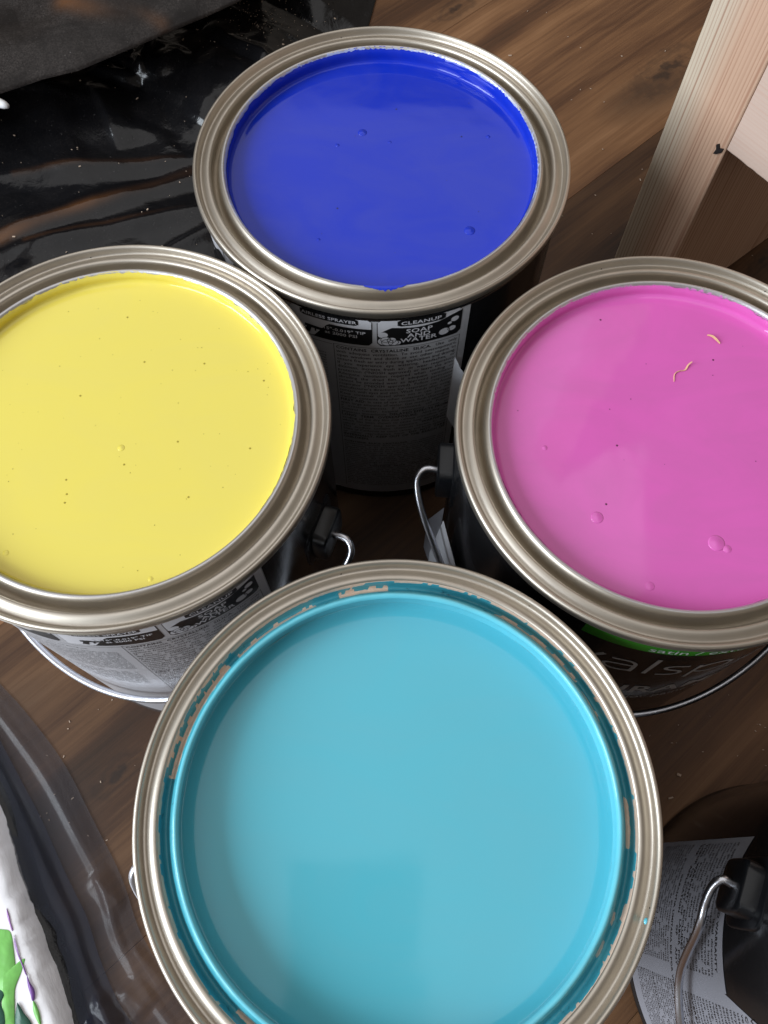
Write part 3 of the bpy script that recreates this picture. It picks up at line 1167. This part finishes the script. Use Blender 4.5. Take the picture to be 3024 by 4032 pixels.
# drop on the outer roll
bm = bmesh.new()
bmesh.ops.create_uvsphere(bm, u_segments=16, v_segments=10, radius=1)
bmesh.ops.scale(bm, vec=(0.0008, 0.0011, 0.0006), verts=bm.verts)
me = bpy.data.meshes.new('paint_drop')
bm.to_mesh(me)
bm.free()
d_ = link('paint_drop', me, teal, M['teal'])
d_.location = (0.0765, -0.0327, H - 0.0012)
d_.rotation_euler = (0, 0, rad(-18))
make_ear(teal, 190.5, 0.147, M['ear'])
make_ear(teal, 10.5, 0.147, M['ear'])
make_bail(teal, 190.5, 0.147, 1, 0.080, 0.0870)
patch('torn_label', teal, M['grey_label'], (160, 169), lambda t: (0.09, 0.146 - 0.01 * t), lambda t, s: 0.0838 + 0.0132 * s * s * t)

# fifth: closed-label can at the right edge --------------------------------
fifth = can((0.2064, -0.0431), 'black paint can at the right edge with grey warranty text label')
std(fifth, None, rimu_me)
seam(fifth)
make_paint(fifth, 'teal', 0.012, 15.1, None, under=True)
fifth['group'] = GRP
p5 = 180.0
Q = lambda d: arc(d - p5)
lb = Print()
us = [Q(140.4 + 0.5 * k) for k in range(0, 80)]
lb.band([(u, 0.1345 - 0.002 * math.sin(i / 25.0)) for i, u in enumerate(us)], [(u, 0.0085) for u in us])
us2 = [us[-1] + (Q(290) - us[-1]) * k / 60 for k in range(61)]
lb.band([(u, 0.1325 + min(1.0, k / 3.0) * 0.036 + 0.0004 * k) for k, u in enumerate(us2)], [(u, 0.0085) for u in us2])
lab5 = lb.wrap('label', RL, p5, fifth, M['grey_label'])
T5 = ("If applied according to label directions, this product is warranted for as long as you own your home. This warranty is extended to "
      "the original purchaser of the product for application to a residential surface. If this product fails to perform as stated, the store "
      "will either furnish an equivalent amount of new product or refund the purchase price. Proof of purchase is required. "
      "*THIS *WARRANTY *EXCLUDES *(1) *LABOR *OR *COST *OF *LABOR *FOR *THE *APPLICATION *OF *ANY *PRODUCT *AND *(2) *ANY *INDIRECT, "
      "*INCIDENTAL *OR *CONSEQUENTIAL *DAMAGES. Some states do not allow the exclusion or limitation of incidental damages, so this "
      "limitation may not apply to you. ")
T5B = ("Este producto esta garantizado mientras usted sea el dueno de su casa. Esta garantia se extiende al comprador original del producto "
       "para su aplicacion sobre una superficie residencial. Si este producto no cumple con lo indicado, la tienda le proporcionara una "
       "cantidad equivalente de producto nuevo o el reembolso del precio de compra. Se requiere comprobante de compra. ")
i5 = Print()
i5.word('LIMITED WARRANTY', Q(155.2), 0.1258, 0.0030, True, 1.0)
v = i5.para(T5 + T5.replace('*', ''), Q(142.0), Q(177.2), 0.1220, 0.0031, 0.00345, 1.0, 0.078)
i5.word('GARANTIA LIMITADA DE POR VIDA', Q(152), v - 0.0035, 0.0028, True, 1.0)
i5.para(T5B + T5B, Q(142.0), Q(177.2), v - 0.0075, 0.0028, 0.0031, 1.0, 0.030)
v = 0.150
i5.word('WARNING! Clean up with soap and water.', Q(183), 0.1535, 0.0032, True, 1.0)
v = i5.para(TXT_EN + ' ' + T5, Q(183), Q(240), 0.1490, 0.0030, 0.0034, 1.0, 0.075)
i5.para(TXT_ES + TXT_ES, Q(181.4), Q(240), v - 0.004, 0.0026, 0.0029, 1.0, 0.016)
i5.wrap('lettering', RL + 0.00014, p5, lab5, M['ink'])
make_ear(fifth, 155.8, 0.150, M['ear'])
make_ear(fifth, -24.2, 0.150, M['ear'])
make_bail(fifth, 155.8, 0.150, 1, 0.085, 0.0880, hook=0.0042, ex=0.8)

# ------------------------------------------------------------------ pine frame at the far right
frame = empty('wooden_frame', (0.1726, 0.334, 0.0), 'bare pine frame with upright post and side rail behind the pink can', 'wooden frame')
frame.rotation_euler = (0, 0, math.atan2(0.62, 0.78))     # local x along the wide face (d), local -y along e
M['pine'] = mat_pine('pine_post', (0.62, 0.53, 0.41), (0.59, 0.385, 0.270), (0.26, 0.095, 0.050), (1, 1, 1), 0.006, 0.018)
M['pine_rail'] = mat_pine('pine_rail', (0.62, 0.47, 0.39), (0.64, 0.46, 0.38), (0.58, 0.40, 0.32), (1, 1, 1), 0.2, 0.8, off=0.4)


def timber(name, corner, along, across, third, L, Wd, T, mat, bev=0.0012):
    """local x = length, local y = visible width; sawn stick with worn, uneven arrises"""
    sec = []
    for cy, cz, a0 in ((bev, bev, 180), (Wd - bev, bev, 270), (Wd - bev, T - bev, 0), (bev, T - bev, 90)):
        for k in range(4):
            a = rad(a0 + 30 * k)
            sec.append((cy + bev * math.cos(a), cz + bev * math.sin(a), cy, cz))
    v_, f_ = [], []
    n_, m_ = 160, len(sec)
    for i in range(n_ + 1):
        x = L * i / n_
        for k, (y, z, cy, cz) in enumerate(sec):
            # only the rounded corner itself wanders; the faces stay flat
            j = (0.10 * nz(x * 60, k // 4 * 7, 1) + 0.16 * nz(x * 330, k // 4 * 3, 4)) if k % 4 in (1, 2) else 0.0
            v_.append((x, cy + (y - cy) * (1 + j), cz + (z - cz) * (1 + j)))
    for i in range(n_):
        for k in range(m_):
            k2 = (k + 1) % m_
            f_.append((i * m_ + k, i * m_ + k2, (i + 1) * m_ + k2, (i + 1) * m_ + k))
    f_.append(tuple(range(m_ - 1, -1, -1)))
    f_.append(tuple(n_ * m_ + k for k in range(m_)))
    o = pyd(name, v_, f_, frame, mat, False)
    m = Matrix((along, across, third)).transposed().to_4x4()
    m.translation = Vector(corner)
    o.matrix_local = m
    return o


# frame axes: X along d (back right), Y = left of it (towards -e)
post = timber('post', (0, 0.038, 0.0005), Vector((0, 0, 1)), Vector((0, -1, 0)), Vector((1, 0, 0)), 0.62, 0.038, 0.14, M['pine'])
rail = timber('rail', (0.0003, -0.0004, 0.158), Vector((0, -1, 0)), Vector((0, 0, 1)), Vector((1, 0, 0)), 0.55, 0.14, 0.038, M['pine_rail'])
# black splinter knot beside the joint
kv = [(-0.0009, 0.0012, 0.156), (-0.0009, 0.0034, 0.1535), (-0.0009, 0.0052, 0.1525), (-0.0009, 0.0046, 0.1558), (-0.0009, 0.0056, 0.1580),
      (-0.0009, 0.0044, 0.1592), (-0.0009, 0.0030, 0.1572), (-0.0009, 0.0010, 0.1584)]
bm = bmesh.new()
fa = bm.faces.new([bm.verts.new(q) for q in kv])
r_ = bmesh.ops.extrude_face_region(bm, geom=[fa])
for q in r_['geom']:
    if isinstance(q, bmesh.types.BMVert):
        q.co.x += 0.0012
me = bpy.data.meshes.new('knot')
bm.to_mesh(me)
bm.free()
link('knot', me, frame, mat_plain('black_knot', (0.012, 0.008, 0.008), 0.7), False)

# ------------------------------------------------------------------ crumpled black plastic behind the cans
def fbm(x, y, s, o=4, seed=0.0):
    t, a = 0.0, 1.0
    for k in range(o):
        t += a * nz(x * s, y * s, seed + k * 3.1)
        s *= 2.03
        a *= 0.5
    return t


def crease(x, y, s, seed, sharp_=1.0):
    q = nz(x * s, y * s, seed)
    return max(0.0, 1 - abs(q) * 4.0 * sharp_)


def sheet(name, parent, mat, edge0, edge1, nu, nv, hfun, thick=0.0):
    """grid between two boundary curves (functions of t) with a height field"""
    v, f = [], []
    for i in range(nu + 1):
        t = i / nu
        a, b = Vector(edge0(t)), Vector(edge1(t))
        for j in range(nv + 1):
            s = j / nv
            q = a.lerp(b, s)
            v.append((q.x, q.y, q.z + hfun(q.x, q.y, t, s)))
    for i in range(nu):
        for j in range(nv):
            k = i * (nv + 1) + j
            f.append((k, k + 1, k + nv + 2, k + nv + 1))
    o = pyd(name, v, f, parent, mat)
    if thick:
        md = o.modifiers.new('thickness', 'SOLIDIFY')
        md.thickness = thick
        md.offset = 1
    return o


def ridge(x, y, a, b, w, h, sharp_=1.0):
    """tent-shaped fold along segment a-b"""
    ax, ay = a
    bx, by = b
    dx, dy = bx - ax, by - ay
    L2 = dx * dx + dy * dy
    t = ((x - ax) * dx + (y - ay) * dy) / L2
    tc = min(1, max(0, t))
    d = math.hypot(x - ax - tc * dx, y - ay - tc * dy)
    if t <= 0 or t >= 1:
        return 0.0
    e = max(0.0, 1 - d / w)
    return h * (e ** sharp_) * min(1.0, 1.6 * math.sin(PI * t))


def tri(q):
    q -= math.floor(q)
    return abs(2 * q - 1)


FOLDS = [(31, 0.150, 0.0130), (102, 0.115, 0.0090), (158, 0.080, 0.0065), (64, 0.061, 0.0042), (12, 0.043, 0.0028), (131, 0.029, 0.0016)]


def crumple(x, y, seed=0.0, k=1.0):
    """stack of warped straight folds: flat facets meeting in sharp creases"""
    h = 0.0
    for i, (a, lam, amp) in enumerate(FOLDS):
        wx = x + 0.022 * nz(x * 7, y * 7, seed + i * 5.3)
        wy = y + 0.022 * nz(x * 7, y * 7, seed + 40 + i * 3.7)
        q = (wx * math.cos(rad(a)) + wy * math.sin(rad(a))) / lam + i * 0.37 + seed
        m = max(0.0, 0.55 + 0.9 * nz(x * 5, y * 5, seed + 80 + i))
        h += amp * m * tri(q) * k
    return h


def step(x, y, a, b, w, h):
    """overlapping pleat: the far side of the line a-b stands h higher"""
    dx, dy = b[0] - a[0], b[1] - a[1]
    L = math.hypot(dx, dy)
    t = ((x - a[0]) * dx + (y - a[1]) * dy) / (L * L)
    if t <= 0 or t >= 1:
        return 0.0
    d = ((x - a[0]) * -dy + (y - a[1]) * dx) / L + 0.0012 * nz(x * 120, y * 120, 2)
    if d < 0:
        return 0.0
    q = min(1.0, d / w)
    fall = max(0.0, 1 - max(0.0, d - w) / 0.035)
    return h * q * fall * math.sin(PI * t) ** 0.7


def h_black(x, y, t, s):
    back = min(1.0, max(0.5, (y - 0.40) / 0.10))
    h = 0.004 + crumple(x, y, 1.7, 1.15 * back) + 0.004 * (0.5 + fbm(x, y, 6, 2, 1.0))
    tip = (-0.186, 0.545)
    for ex, ey, w, k in ((-0.243, 0.583, 0.010, 0.0085), (-0.213, 0.600, 0.008, 0.0065), (-0.181, 0.592, 0.008, 0.0075), (-0.150, 0.575, 0.012, 0.0050),
                         (-0.120, 0.520, 0.030, 0.0060), (-0.228, 0.560, 0.006, 0.0045)):
        h += ridge(x, y, tip, (ex, ey), w, k, 0.9)
    h += step(x, y, (-0.252, 0.592), (-0.182, 0.544), 0.0075, 0.0095)
    h += step(x, y, (-0.214, 0.604), (-0.184, 0.541), 0.0050, 0.0062)
    h += step(x, y, (-0.190, 0.604), (-0.180, 0.545), 0.0040, 0.0050)
    h += step(x, y, (-0.226, 0.540), (-0.199, 0.482), 0.0040, 0.0048)
    h += step(x, y, (-0.15, 0.600), (-0.06, 0.530), 0.0100, 0.0080)
    h += step(x, y, (-0.31, 0.545), (-0.235, 0.520), 0.0035, 0.0040)
    h += step(x, y, (-0.155, 0.520), (-0.105, 0.480), 0.0040, 0.0038)
    h += step(x, y, (-0.262, 0.375), (-0.238, 0.352), 0.0050, 0.0055)
    h += ridge(x, y, (-0.34, 0.450), (-0.12, 0.482), 0.016, 0.0040, 1.1)
    h += ridge(x, y, (-0.32, 0.383), (-0.10, 0.478), 0.013, 0.0040, 1.1)
    h += ridge(x, y, (-0.30, 0.378), (-0.09, 0.440), 0.010, 0.0036, 1.1)
    h += ridge(x, y, (-0.16, 0.385), (-0.10, 0.425), 0.007, 0.0035, 1.0)
    h -= 0.005 * math.exp(-((x + 0.21) ** 2 + (y - 0.50) ** 2) / 0.0022)
    fade = min(1, s * 9) * min(1, t * 7)
    return max(0.0012, h * fade)


def seg_d(x, y, a, b):
    dx, dy = b[0] - a[0], b[1] - a[1]
    t = min(1, max(0, ((x - a[0]) * dx + (y - a[1]) * dy) / (dx * dx + dy * dy)))
    return math.hypot(x - a[0] - t * dx, y - a[1] - t * dy), t


def thin_spots(o, lines):
    """where the film is stretched thin the brown floor shows through"""
    val = []
    for q in o.data.vertices:
        x, y = q.co.x, q.co.y
        m = 0.0
        for a, b, w, k in lines:
            d, t = seg_d(x, y, a, b)
            m = max(m, k * math.exp(-(d / w) ** 2) * (0.35 + 0.65 * max(0, 0.5 + 1.3 * nz(x * 25, y * 25, 3))) * (1 - 0.75 * t))
        val.append(m)
    o.data.attributes.new('thin', 'FLOAT', 'POINT').data.foreach_set('value', val)


plastic = empty('plastic_sheet', (-0.25, 0.5, 0), 'crumpled glossy black plastic sheet on the floor behind the yellow can', 'plastic sheet')
pe = lambda t: (-0.102 + 0.120 * t ** 0.8, 0.262 + 0.55 * t, 0.0)
pe2 = lambda t: (-0.62, 0.262 + 0.62 * t, 0.0)
o = sheet('sheet', plastic, M['sheet'], pe, pe2, 300, 300, h_black, 0.0003)
thin_spots(o, [((-0.269, 0.4593), (-0.15, 0.480), 0.0020, 0.5), ((-0.268, 0.4005), (-0.142, 0.4666), 0.0045, 1.0), ((-0.250, 0.398), (-0.1437, 0.4296), 0.0018, 0.45)])
o.location = (0.25, -0.5, 0)
fe = lambda t: ([-0.70, -0.36, -0.262, -0.234, -0.210, -0.178, -0.128, -0.05][0:8][min(6, int(t * 7))] * (1 - (t * 7 - min(6, int(t * 7)))) +
                [-0.70, -0.36, -0.262, -0.234, -0.210, -0.178, -0.128, -0.05][min(7, int(t * 7) + 1)] * (t * 7 - min(6, int(t * 7))),
                [0.36, 0.435, 0.476, 0.491, 0.4995, 0.520, 0.553, 0.61][min(6, int(t * 7))] * (1 - (t * 7 - min(6, int(t * 7)))) +
                [0.36, 0.435, 0.476, 0.491, 0.4995, 0.520, 0.553, 0.61][min(7, int(t * 7) + 1)] * (t * 7 - min(6, int(t * 7))),
                0.074)
fe2 = lambda t: (-0.75 + 0.62 * t, 1.0, 0.05)


def h_flap(x, y, t, s):
    return 0.006 * fbm(x, y, 6, 2, 4.0) + crumple(x, y, 6.1, 0.9) * min(1, s * 6) - 0.008 * math.exp(-s * 25)


o = sheet('flap', plastic, M['flap'], fe, fe2, 180, 160, h_flap, 0.0003)
thin_spots(o, [((-0.225, 0.553), (-0.184, 0.545), 0.007, 0.9), ((-0.158, 0.542), (-0.185, 0.553), 0.005, 0.6)])
o.location = (0.25, -0.5, 0)

# ------------------------------------------------------------------ translucent film bottom left
FE = [(-0.262, 0.135), (-0.2187, 0.0936), (-0.2015, 0.0779), (-0.1759, 0.0505), (-0.1532, 0.0178), (-0.1365, -0.007), (-0.1226, -0.0343),
      (-0.102, -0.0592), (-0.088, -0.0736), (-0.070, -0.095)]
CE = [(-0.262, 0.10), (-0.236, 0.068), (-0.2049, 0.0252), (-0.1855, -0.0122), (-0.1767, -0.0286), (-0.1702, -0.0389), (-0.1639, -0.0494),
      (-0.1515, -0.0733), (-0.143, -0.090), (-0.134, -0.110)]


def poly(P, t):
    n_ = len(P) - 1
    k = min(n_ - 1, int(t * n_))
    f_ = t * n_ - k
    p0 = P[max(k - 1, 0)]
    p1, p2 = P[k], P[k + 1]
    p3 = P[min(k + 2, n_)]
    r = []
    for c in (0, 1):
        a, b, d, e = p0[c], p1[c], p2[c], p3[c]
        r.append(0.5 * (2 * b + (d - a) * f_ + (2 * a - 5 * b + 4 * d - e) * f_ ** 2 + (3 * b - a - 3 * d + e) * f_ ** 3))
    return r


M['film'] = mat_film('grey_translucent_film', (0.060, 0.056, 0.064), 0.42, 0.15)
M['film2'] = mat_film('dark_translucent_film', (0.020, 0.023, 0.036), 0.55, 0.13)
film = empty('plastic_film', (-0.18, 0.0, 0), 'smoky translucent plastic film with long folds beside the white canvas', 'plastic film')


def bumpy(s, c, w):
    return max(0.0, 1 - abs(s - c) / w)


def fold(s, c, w):
    return math.exp(-((s - c) / w) ** 2)


def h_film(x, y, t, s):
    h = 0.0010
    for c, w, k, sd in ((0.13, 0.035, 0.0015, 0), (0.28, 0.05, 0.0010, 2), (0.41, 0.05, 0.0017, 4), (0.60, 0.05, 0.0015, 8)):
        h += k * fold(s, c + 0.03 * nz(t * 3, sd, 0), w) * (0.6 + 0.6 * max(0, 0.5 + nz(t * 4, sd, 7)))
    h += 0.0003 * fbm(x, y, 22, 2, 6.0) + crumple(x, y, 3.3, 0.06)
    h += ridge(x, y, (-0.152, -0.006), (-0.132, -0.022), 0.008, 0.0022)
    h += ridge(x, y, (-0.130, -0.057), (-0.114, -0.068), 0.008, 0.0030)
    h += ridge(x, y, (-0.104, -0.058), (-0.128, -0.038), 0.006, 0.0022)
    return max(0.0005, h * min(1, s * 14 + 0.1)) + 0.0004


o = sheet('film_layer', film, M['film'], lambda t: (*poly(FE, t), 0.0), lambda t: (poly(CE, t)[0] - 0.04, poly(CE, t)[1] - 0.01, 0.0), 240, 90, h_film)
o.location = (0.18, 0, 0)


def h_film2(x, y, t, s):
    h = 0.0040
    for c, w, k, sd in ((0.14, 0.08, 0.0012, 1), (0.34, 0.12, 0.0026, 3), (0.56, 0.08, 0.0018, 7)):
        h += k * fold(s, c + 0.05 * nz(t * 3, sd, 3), w) * (0.6 + 0.6 * max(0, 0.5 + nz(t * 4, sd, 11)))
    h += 0.0003 * fbm(x, y, 24, 2, 9.0) + crumple(x, y, 8.3, 0.07)
    h += ridge(x, y, (-0.142, -0.061), (-0.123, -0.071), 0.007, 0.0035) + ridge(x, y, (-0.144, -0.074), (-0.125, -0.071), 0.006, 0.003)
    k = min(1, max(0, (s - 0.72) / 0.2))
    return max(0.0036, h * (0.35 + 0.65 * min(1, s * 8))) * (1 - k) + 0.0032 * k


def mid_edge(t):
    a, b = poly(FE, t), poly(CE, t)
    k = 0.50 + 0.10 * nz(t * 6, 2, 2)
    return (a[0] + (b[0] - a[0]) * k, a[1] + (b[1] - a[1]) * k, 0.0)


o = sheet('film_layer', film, M['film2'], mid_edge, lambda t: (poly(CE, t)[0] - 0.03, poly(CE, t)[1] - 0.01, 0.0), 240, 60, h_film2)
o.location = (0.18, 0, 0)
# black polythene right against the canvas
o = sheet('film_layer', film, M['sheet'], lambda t: (poly(CE, t)[0] + 0.009 + 0.003 * nz(t * 7, 1, 1), poly(CE, t)[1] + 0.003, 0.0),
          lambda t: (poly(CE, t)[0] - 0.05, poly(CE, t)[1] - 0.02, 0.0), 160, 30,
          lambda x, y, t, s: 0.0030 + 0.0045 * math.exp(-((s - 0.10) / 0.09) ** 2) - (0.0012 if s > 0.2 else 0.0))
o.location = (0.18, 0, 0)

# ------------------------------------------------------------------ painted canvas bottom left
canvas = empty('painted_canvas', (-0.22, -0.03, 0), 'thick white canvas edge with green and purple paint, bottom left corner', 'canvas')
CT = [(-0.27, 0.115), (-0.236, 0.068), (-0.2049, 0.0252), (-0.1855, -0.0122), (-0.1702, -0.0389), (-0.1515, -0.0733), (-0.134, -0.110), (-0.11, -0.16)]
v, f = [], []
NU, prof = 180, [(0.0, 0.0025), (-0.0018, 0.0062), (-0.0040, 0.0092), (-0.0064, 0.0118), (-0.0088, 0.0136), (-0.0105, 0.0143), (-0.0135, 0.0145), (-0.018, 0.0143),
                 (-0.03, 0.0142), (-0.06, 0.0142), (-0.12, 0.0142), (-0.2, 0.0142)]
for i in range(NU + 1):
    t = i / NU
    x, y = poly(CT, t)
    x += 0.006
    x2, y2 = poly(CT, min(1, t + 0.01))
    x1, y1 = poly(CT, max(0, t - 0.01))
    d = Vector((x2 - x1, y2 - y1)).normalized()
    nx, ny = -d.y, d.x
    for q, (o_, z) in enumerate(prof):
        w = 0.0011 * nz(t * 30, q * 0.6, 1) + 0.0006 * nz(t * 90, q, 5)
        w2 = 0.0009 * (1 if nz(t * 12, 9, 1) > 0.15 else 0) if q in (3, 4, 5) else 0
        off = o_ + (w if q < 7 else 0) + w2
        v.append((x - off * d.y, y + off * d.x, z + (0.0004 * nz(t * 20, q, 8) if q > 3 else 0)))
K = len(prof)
for i in range(NU):
    for q in range(K - 1):
        f.append((i * K + q, (i + 1) * K + q, (i + 1) * K + q + 1, i * K + q + 1))
tc = NT('brushed_white_acrylic')
co = tc.coord()
st = tc.noise(tc.mapping(co, (1, 1, 6), (0, 0, 0), (0, 0, rad(28))), 60, 4, 0.6)
tc.set(Base_Color=tc.mix(tc.noise(co, 35, 3, 0.6), (0.90, 0.88, 0.89), (0.80, 0.77, 0.78)), Roughness=0.36)
tc.bump(st, 0.35, 0.0012)
cb = pyd('canvas_body', v, f, canvas, tc.m)
cb.location = (0.22, 0.03, 0)


def dab(name, pts, z, col, h=0.0004, parent=canvas):
    """flat raised patch of dried paint"""
    P = catmull([(p[0] * 1.0513, p[1] * 1.0513, 0) for p in pts + [pts[0]]], 6)[:-1]
    cx = sum(p.x for p in P) / len(P)
    cy = sum(p.y for p in P) / len(P)
    n_ = len(P)
    v_ = [(p.x, p.y, z) for p in P] + [(cx + (p.x - cx) * 0.93, cy + (p.y - cy) * 0.93, z + h) for p in P] + [(cx, cy, z + h * 1.1)]
    f_ = [(k, (k + 1) % n_, n_ + (k + 1) % n_, n_ + k) for k in range(n_)] + [(n_ + k, n_ + (k + 1) % n_, 2 * n_) for k in range(n_)]
    m_ = mat_paint('dried_' + name, col, 0.34, 0.6, 90, 0.4, 0.16)
    o_ = pyd('paint_patch', v_, f_, parent, m_)
    o_.location = (0.22, 0.03, 0)
    return o_


ZT = 0.0146
GREEN, DKG, PUR = (0.22, 0.60, 0.13), (0.022, 0.12, 0.075), (0.22, 0.09, 0.36)
dab('light_green', [(-0.1935, -0.0290), (-0.1805, -0.0296), (-0.1752, -0.0310), (-0.1722, -0.0390), (-0.1702, -0.0452), (-0.1690, -0.043), (-0.1665, -0.0420),
                    (-0.1672, -0.0470), (-0.1690, -0.0540), (-0.1680, -0.0610), (-0.1665, -0.072), (-0.1715, -0.072), (-0.1735, -0.062), (-0.176, -0.0545),
                    (-0.186, -0.052), (-0.200, -0.048)], ZT, GREEN)
dab('dark_green', [(-0.1790, -0.0560), (-0.1755, -0.0545), (-0.1735, -0.0565), (-0.1745, -0.0600), (-0.1720, -0.0640), (-0.1710, -0.070), (-0.176, -0.073),
                   (-0.184, -0.068), (-0.1800, -0.0620)], ZT + 0.0003, DKG)
dab('dark_green', [(-0.1670, -0.0595), (-0.1655, -0.0610), (-0.1630, -0.0640), (-0.1590, -0.068), (-0.158, -0.074), (-0.165, -0.074), (-0.1668, -0.066)], ZT + 0.0003, DKG)
dab('light_green', [(-0.1600, -0.0585), (-0.1585, -0.0600), (-0.1560, -0.0640), (-0.1545, -0.0690), (-0.1565, -0.067), (-0.1590, -0.0630)], ZT + 0.0002, GREEN)
dab('purple', [(-0.1645, -0.0480), (-0.1625, -0.0515), (-0.1600, -0.0545), (-0.1592, -0.0580), (-0.1600, -0.0590), (-0.1612, -0.0565), (-0.1632, -0.0525)], ZT + 0.0003, PUR, 0.0006)
dab('purple', [(-0.1790, -0.0205), (-0.1772, -0.0235), (-0.1758, -0.0268), (-0.1742, -0.0300), (-0.1748, -0.0302), (-0.1764, -0.0272), (-0.1780, -0.0240)], ZT - 0.0003, (0.42, 0.22, 0.50), 0.0006)
dab('purple', [(-0.1735, -0.0318), (-0.1716, -0.0362), (-0.1695, -0.0402), (-0.1670, -0.0440), (-0.1646, -0.0482), (-0.1650, -0.0484), (-0.1676, -0.0442), (-0.1700, -0.0404), (-0.1722, -0.0362)],
    ZT + 0.0002, (0.30, 0.14, 0.40), 0.0004)

# ------------------------------------------------------------------ small loose things
def shaving(pts, w, label, tw=0.6):
    P = catmull([Vector(p) for p in pts], 6)
    v_, f_ = [], []
    for i, p in enumerate(P):
        d = (P[min(i + 1, len(P) - 1)] - P[max(i - 1, 0)]).normalized()
        s = Vector((-d.y, d.x, 0)).normalized()
        t = i / (len(P) - 1)
        ww = w * (0.35 + 0.65 * math.sin(PI * min(1, t * 0.9 + 0.08)))
        u = (s * math.cos(tw * t) + Vector((0, 0, 1)) * math.sin(tw * t))
        for sg, dz in ((-1, 0), (1, 0), (1, 0.0002), (-1, 0.0002)):
            v_.append((p + u * ww * sg + Vector((0, 0, dz)))[:])
    for i in range(len(P) - 1):
        for k in range(4):
            f_.append((i * 4 + k, i * 4 + (k + 1) % 4, (i + 1) * 4 + (k + 1) % 4, (i + 1) * 4 + k))
    o_ = pyd('wood_shaving', v_, f_, None, mat_plain('wood_curl', (0.72, 0.42, 0.24), 0.6), False)
    return tag(o_, label, 'wood shaving', 'wood shavings floating on the pink paint')


zp = LIPZ - 0.0072 + 0.0001
shaving([(0.1349, 0.2040, zp), (0.1366, 0.2030, zp + 0.0006), (0.1380, 0.2012, zp + 0.0008), (0.1394, 0.1996, zp + 0.0003)], 0.00042,
        'short straight pale wood shaving floating on the pink paint, the farther one')
shaving([(0.1262, 0.1900, zp + 0.0012), (0.1246, 0.1888, zp + 0.0006), (0.1232, 0.1868, zp), (0.1205, 0.1862, zp), (0.1186, 0.1846, zp),
         (0.1180, 0.1812, zp)], 0.00036, 'curled thin wood shaving floating on the pink paint, the nearer one', 1.2)

rs = random.Random(11)
v, f = [], []


def chip(x, y, z, s):
    b = len(v)
    a = rs.uniform(0, PI)
    l, w_, h_ = s * rs.uniform(0.8, 1.8), s * rs.uniform(0.35, 0.7), s * 0.35
    for dz in (0, h_):
        for (p, q) in ((-1, -1), (1, -0.7), (0.8, 1), (-0.9, 0.8)):
            px_, py_ = p * l / 2, q * w_ / 2
            v.append((x + px_ * math.cos(a) - py_ * math.sin(a), y + px_ * math.sin(a) + py_ * math.cos(a), z + dz))
    f.extend([(b + 4, b + 5, b + 6, b + 7), (b, b + 1, b + 5, b + 4), (b + 1, b + 2, b + 6, b + 5), (b + 2, b + 3, b + 7, b + 6), (b + 3, b, b + 4, b + 7)])


for (x, y) in ((0.19, 0.47), (0.215, 0.50), (0.165, 0.50), (0.155, 0.455), (0.20, 0.44), (0.24, 0.53), (0.12, 0.56), (0.19, 0.60), (0.262, 0.46), (0.10, 0.60)):
    chip(x, y, 0.0003, rs.uniform(0.0008, 0.0016))
chip(0.1350, 0.0135, 0.0003, 0.0018)
chip(0.1560, 0.0330, 0.0003, 0.0018)
chip(0.1620, 0.0450, 0.0003, 0.002)
for _ in range(40):
    chip(rs.uniform(0.05, 0.3), rs.uniform(0.40, 0.66), 0.0002, rs.uniform(0.0005, 0.0010))
for _ in range(24):
    chip(rs.uniform(-0.19, -0.12), rs.uniform(0.0, 0.10), 0.0002, rs.uniform(0.0004, 0.0010))
for _ in range(24):
    chip(rs.uniform(0.12, 0.22), rs.uniform(0.02, 0.09), 0.0002, rs.uniform(0.0004, 0.0010))
for k_ in range(330):
    x, y = rs.uniform(-0.33, 0.0), rs.uniform(0.36, 0.66)
    if k_ > 150:
        x, y = rs.gauss(-0.10, 0.03), rs.gauss(0.625, 0.02)
    tt = (y - 0.262) / 0.55
    if x > -0.102 + 0.120 * tt ** 0.8 - 0.02:
        continue
    ss = ((-0.102 + 0.120 * tt ** 0.8) - x) / 0.5
    chip(x, y, h_black(x, y, tt, ss) + 0.0003, rs.choice([0.0005, 0.0006, 0.0008, 0.0014] if k_ < 150 else [0.0004, 0.0005, 0.0007]))
dust = pyd('sawdust', v, f, None, mat_plain('pale_sawdust', (0.50, 0.38, 0.29), 0.8), False)
dust['kind'] = 'stuff'
dust['label'] = 'pale specks of sawdust scattered on the floor and the black plastic'

pth = catmull([Vector((-0.36, 0.522, 0.066)), Vector((-0.32, 0.500, 0.0655)), Vector((-0.279, 0.4800, 0.065)), Vector((-0.2545, 0.4690, 0.0645))], 6)
v, f = tube(pth, 0.0032, 14, True, [0.0032] * (len(pth) - 3) + [0.0031, 0.0026, 0.0014])
tag(pyd('plastic_stick', v, f, None, mat_plain('white_plastic', (0.75, 0.75, 0.76), 0.35)), 'white rounded stick tip on the plastic at the left edge', 'stick')
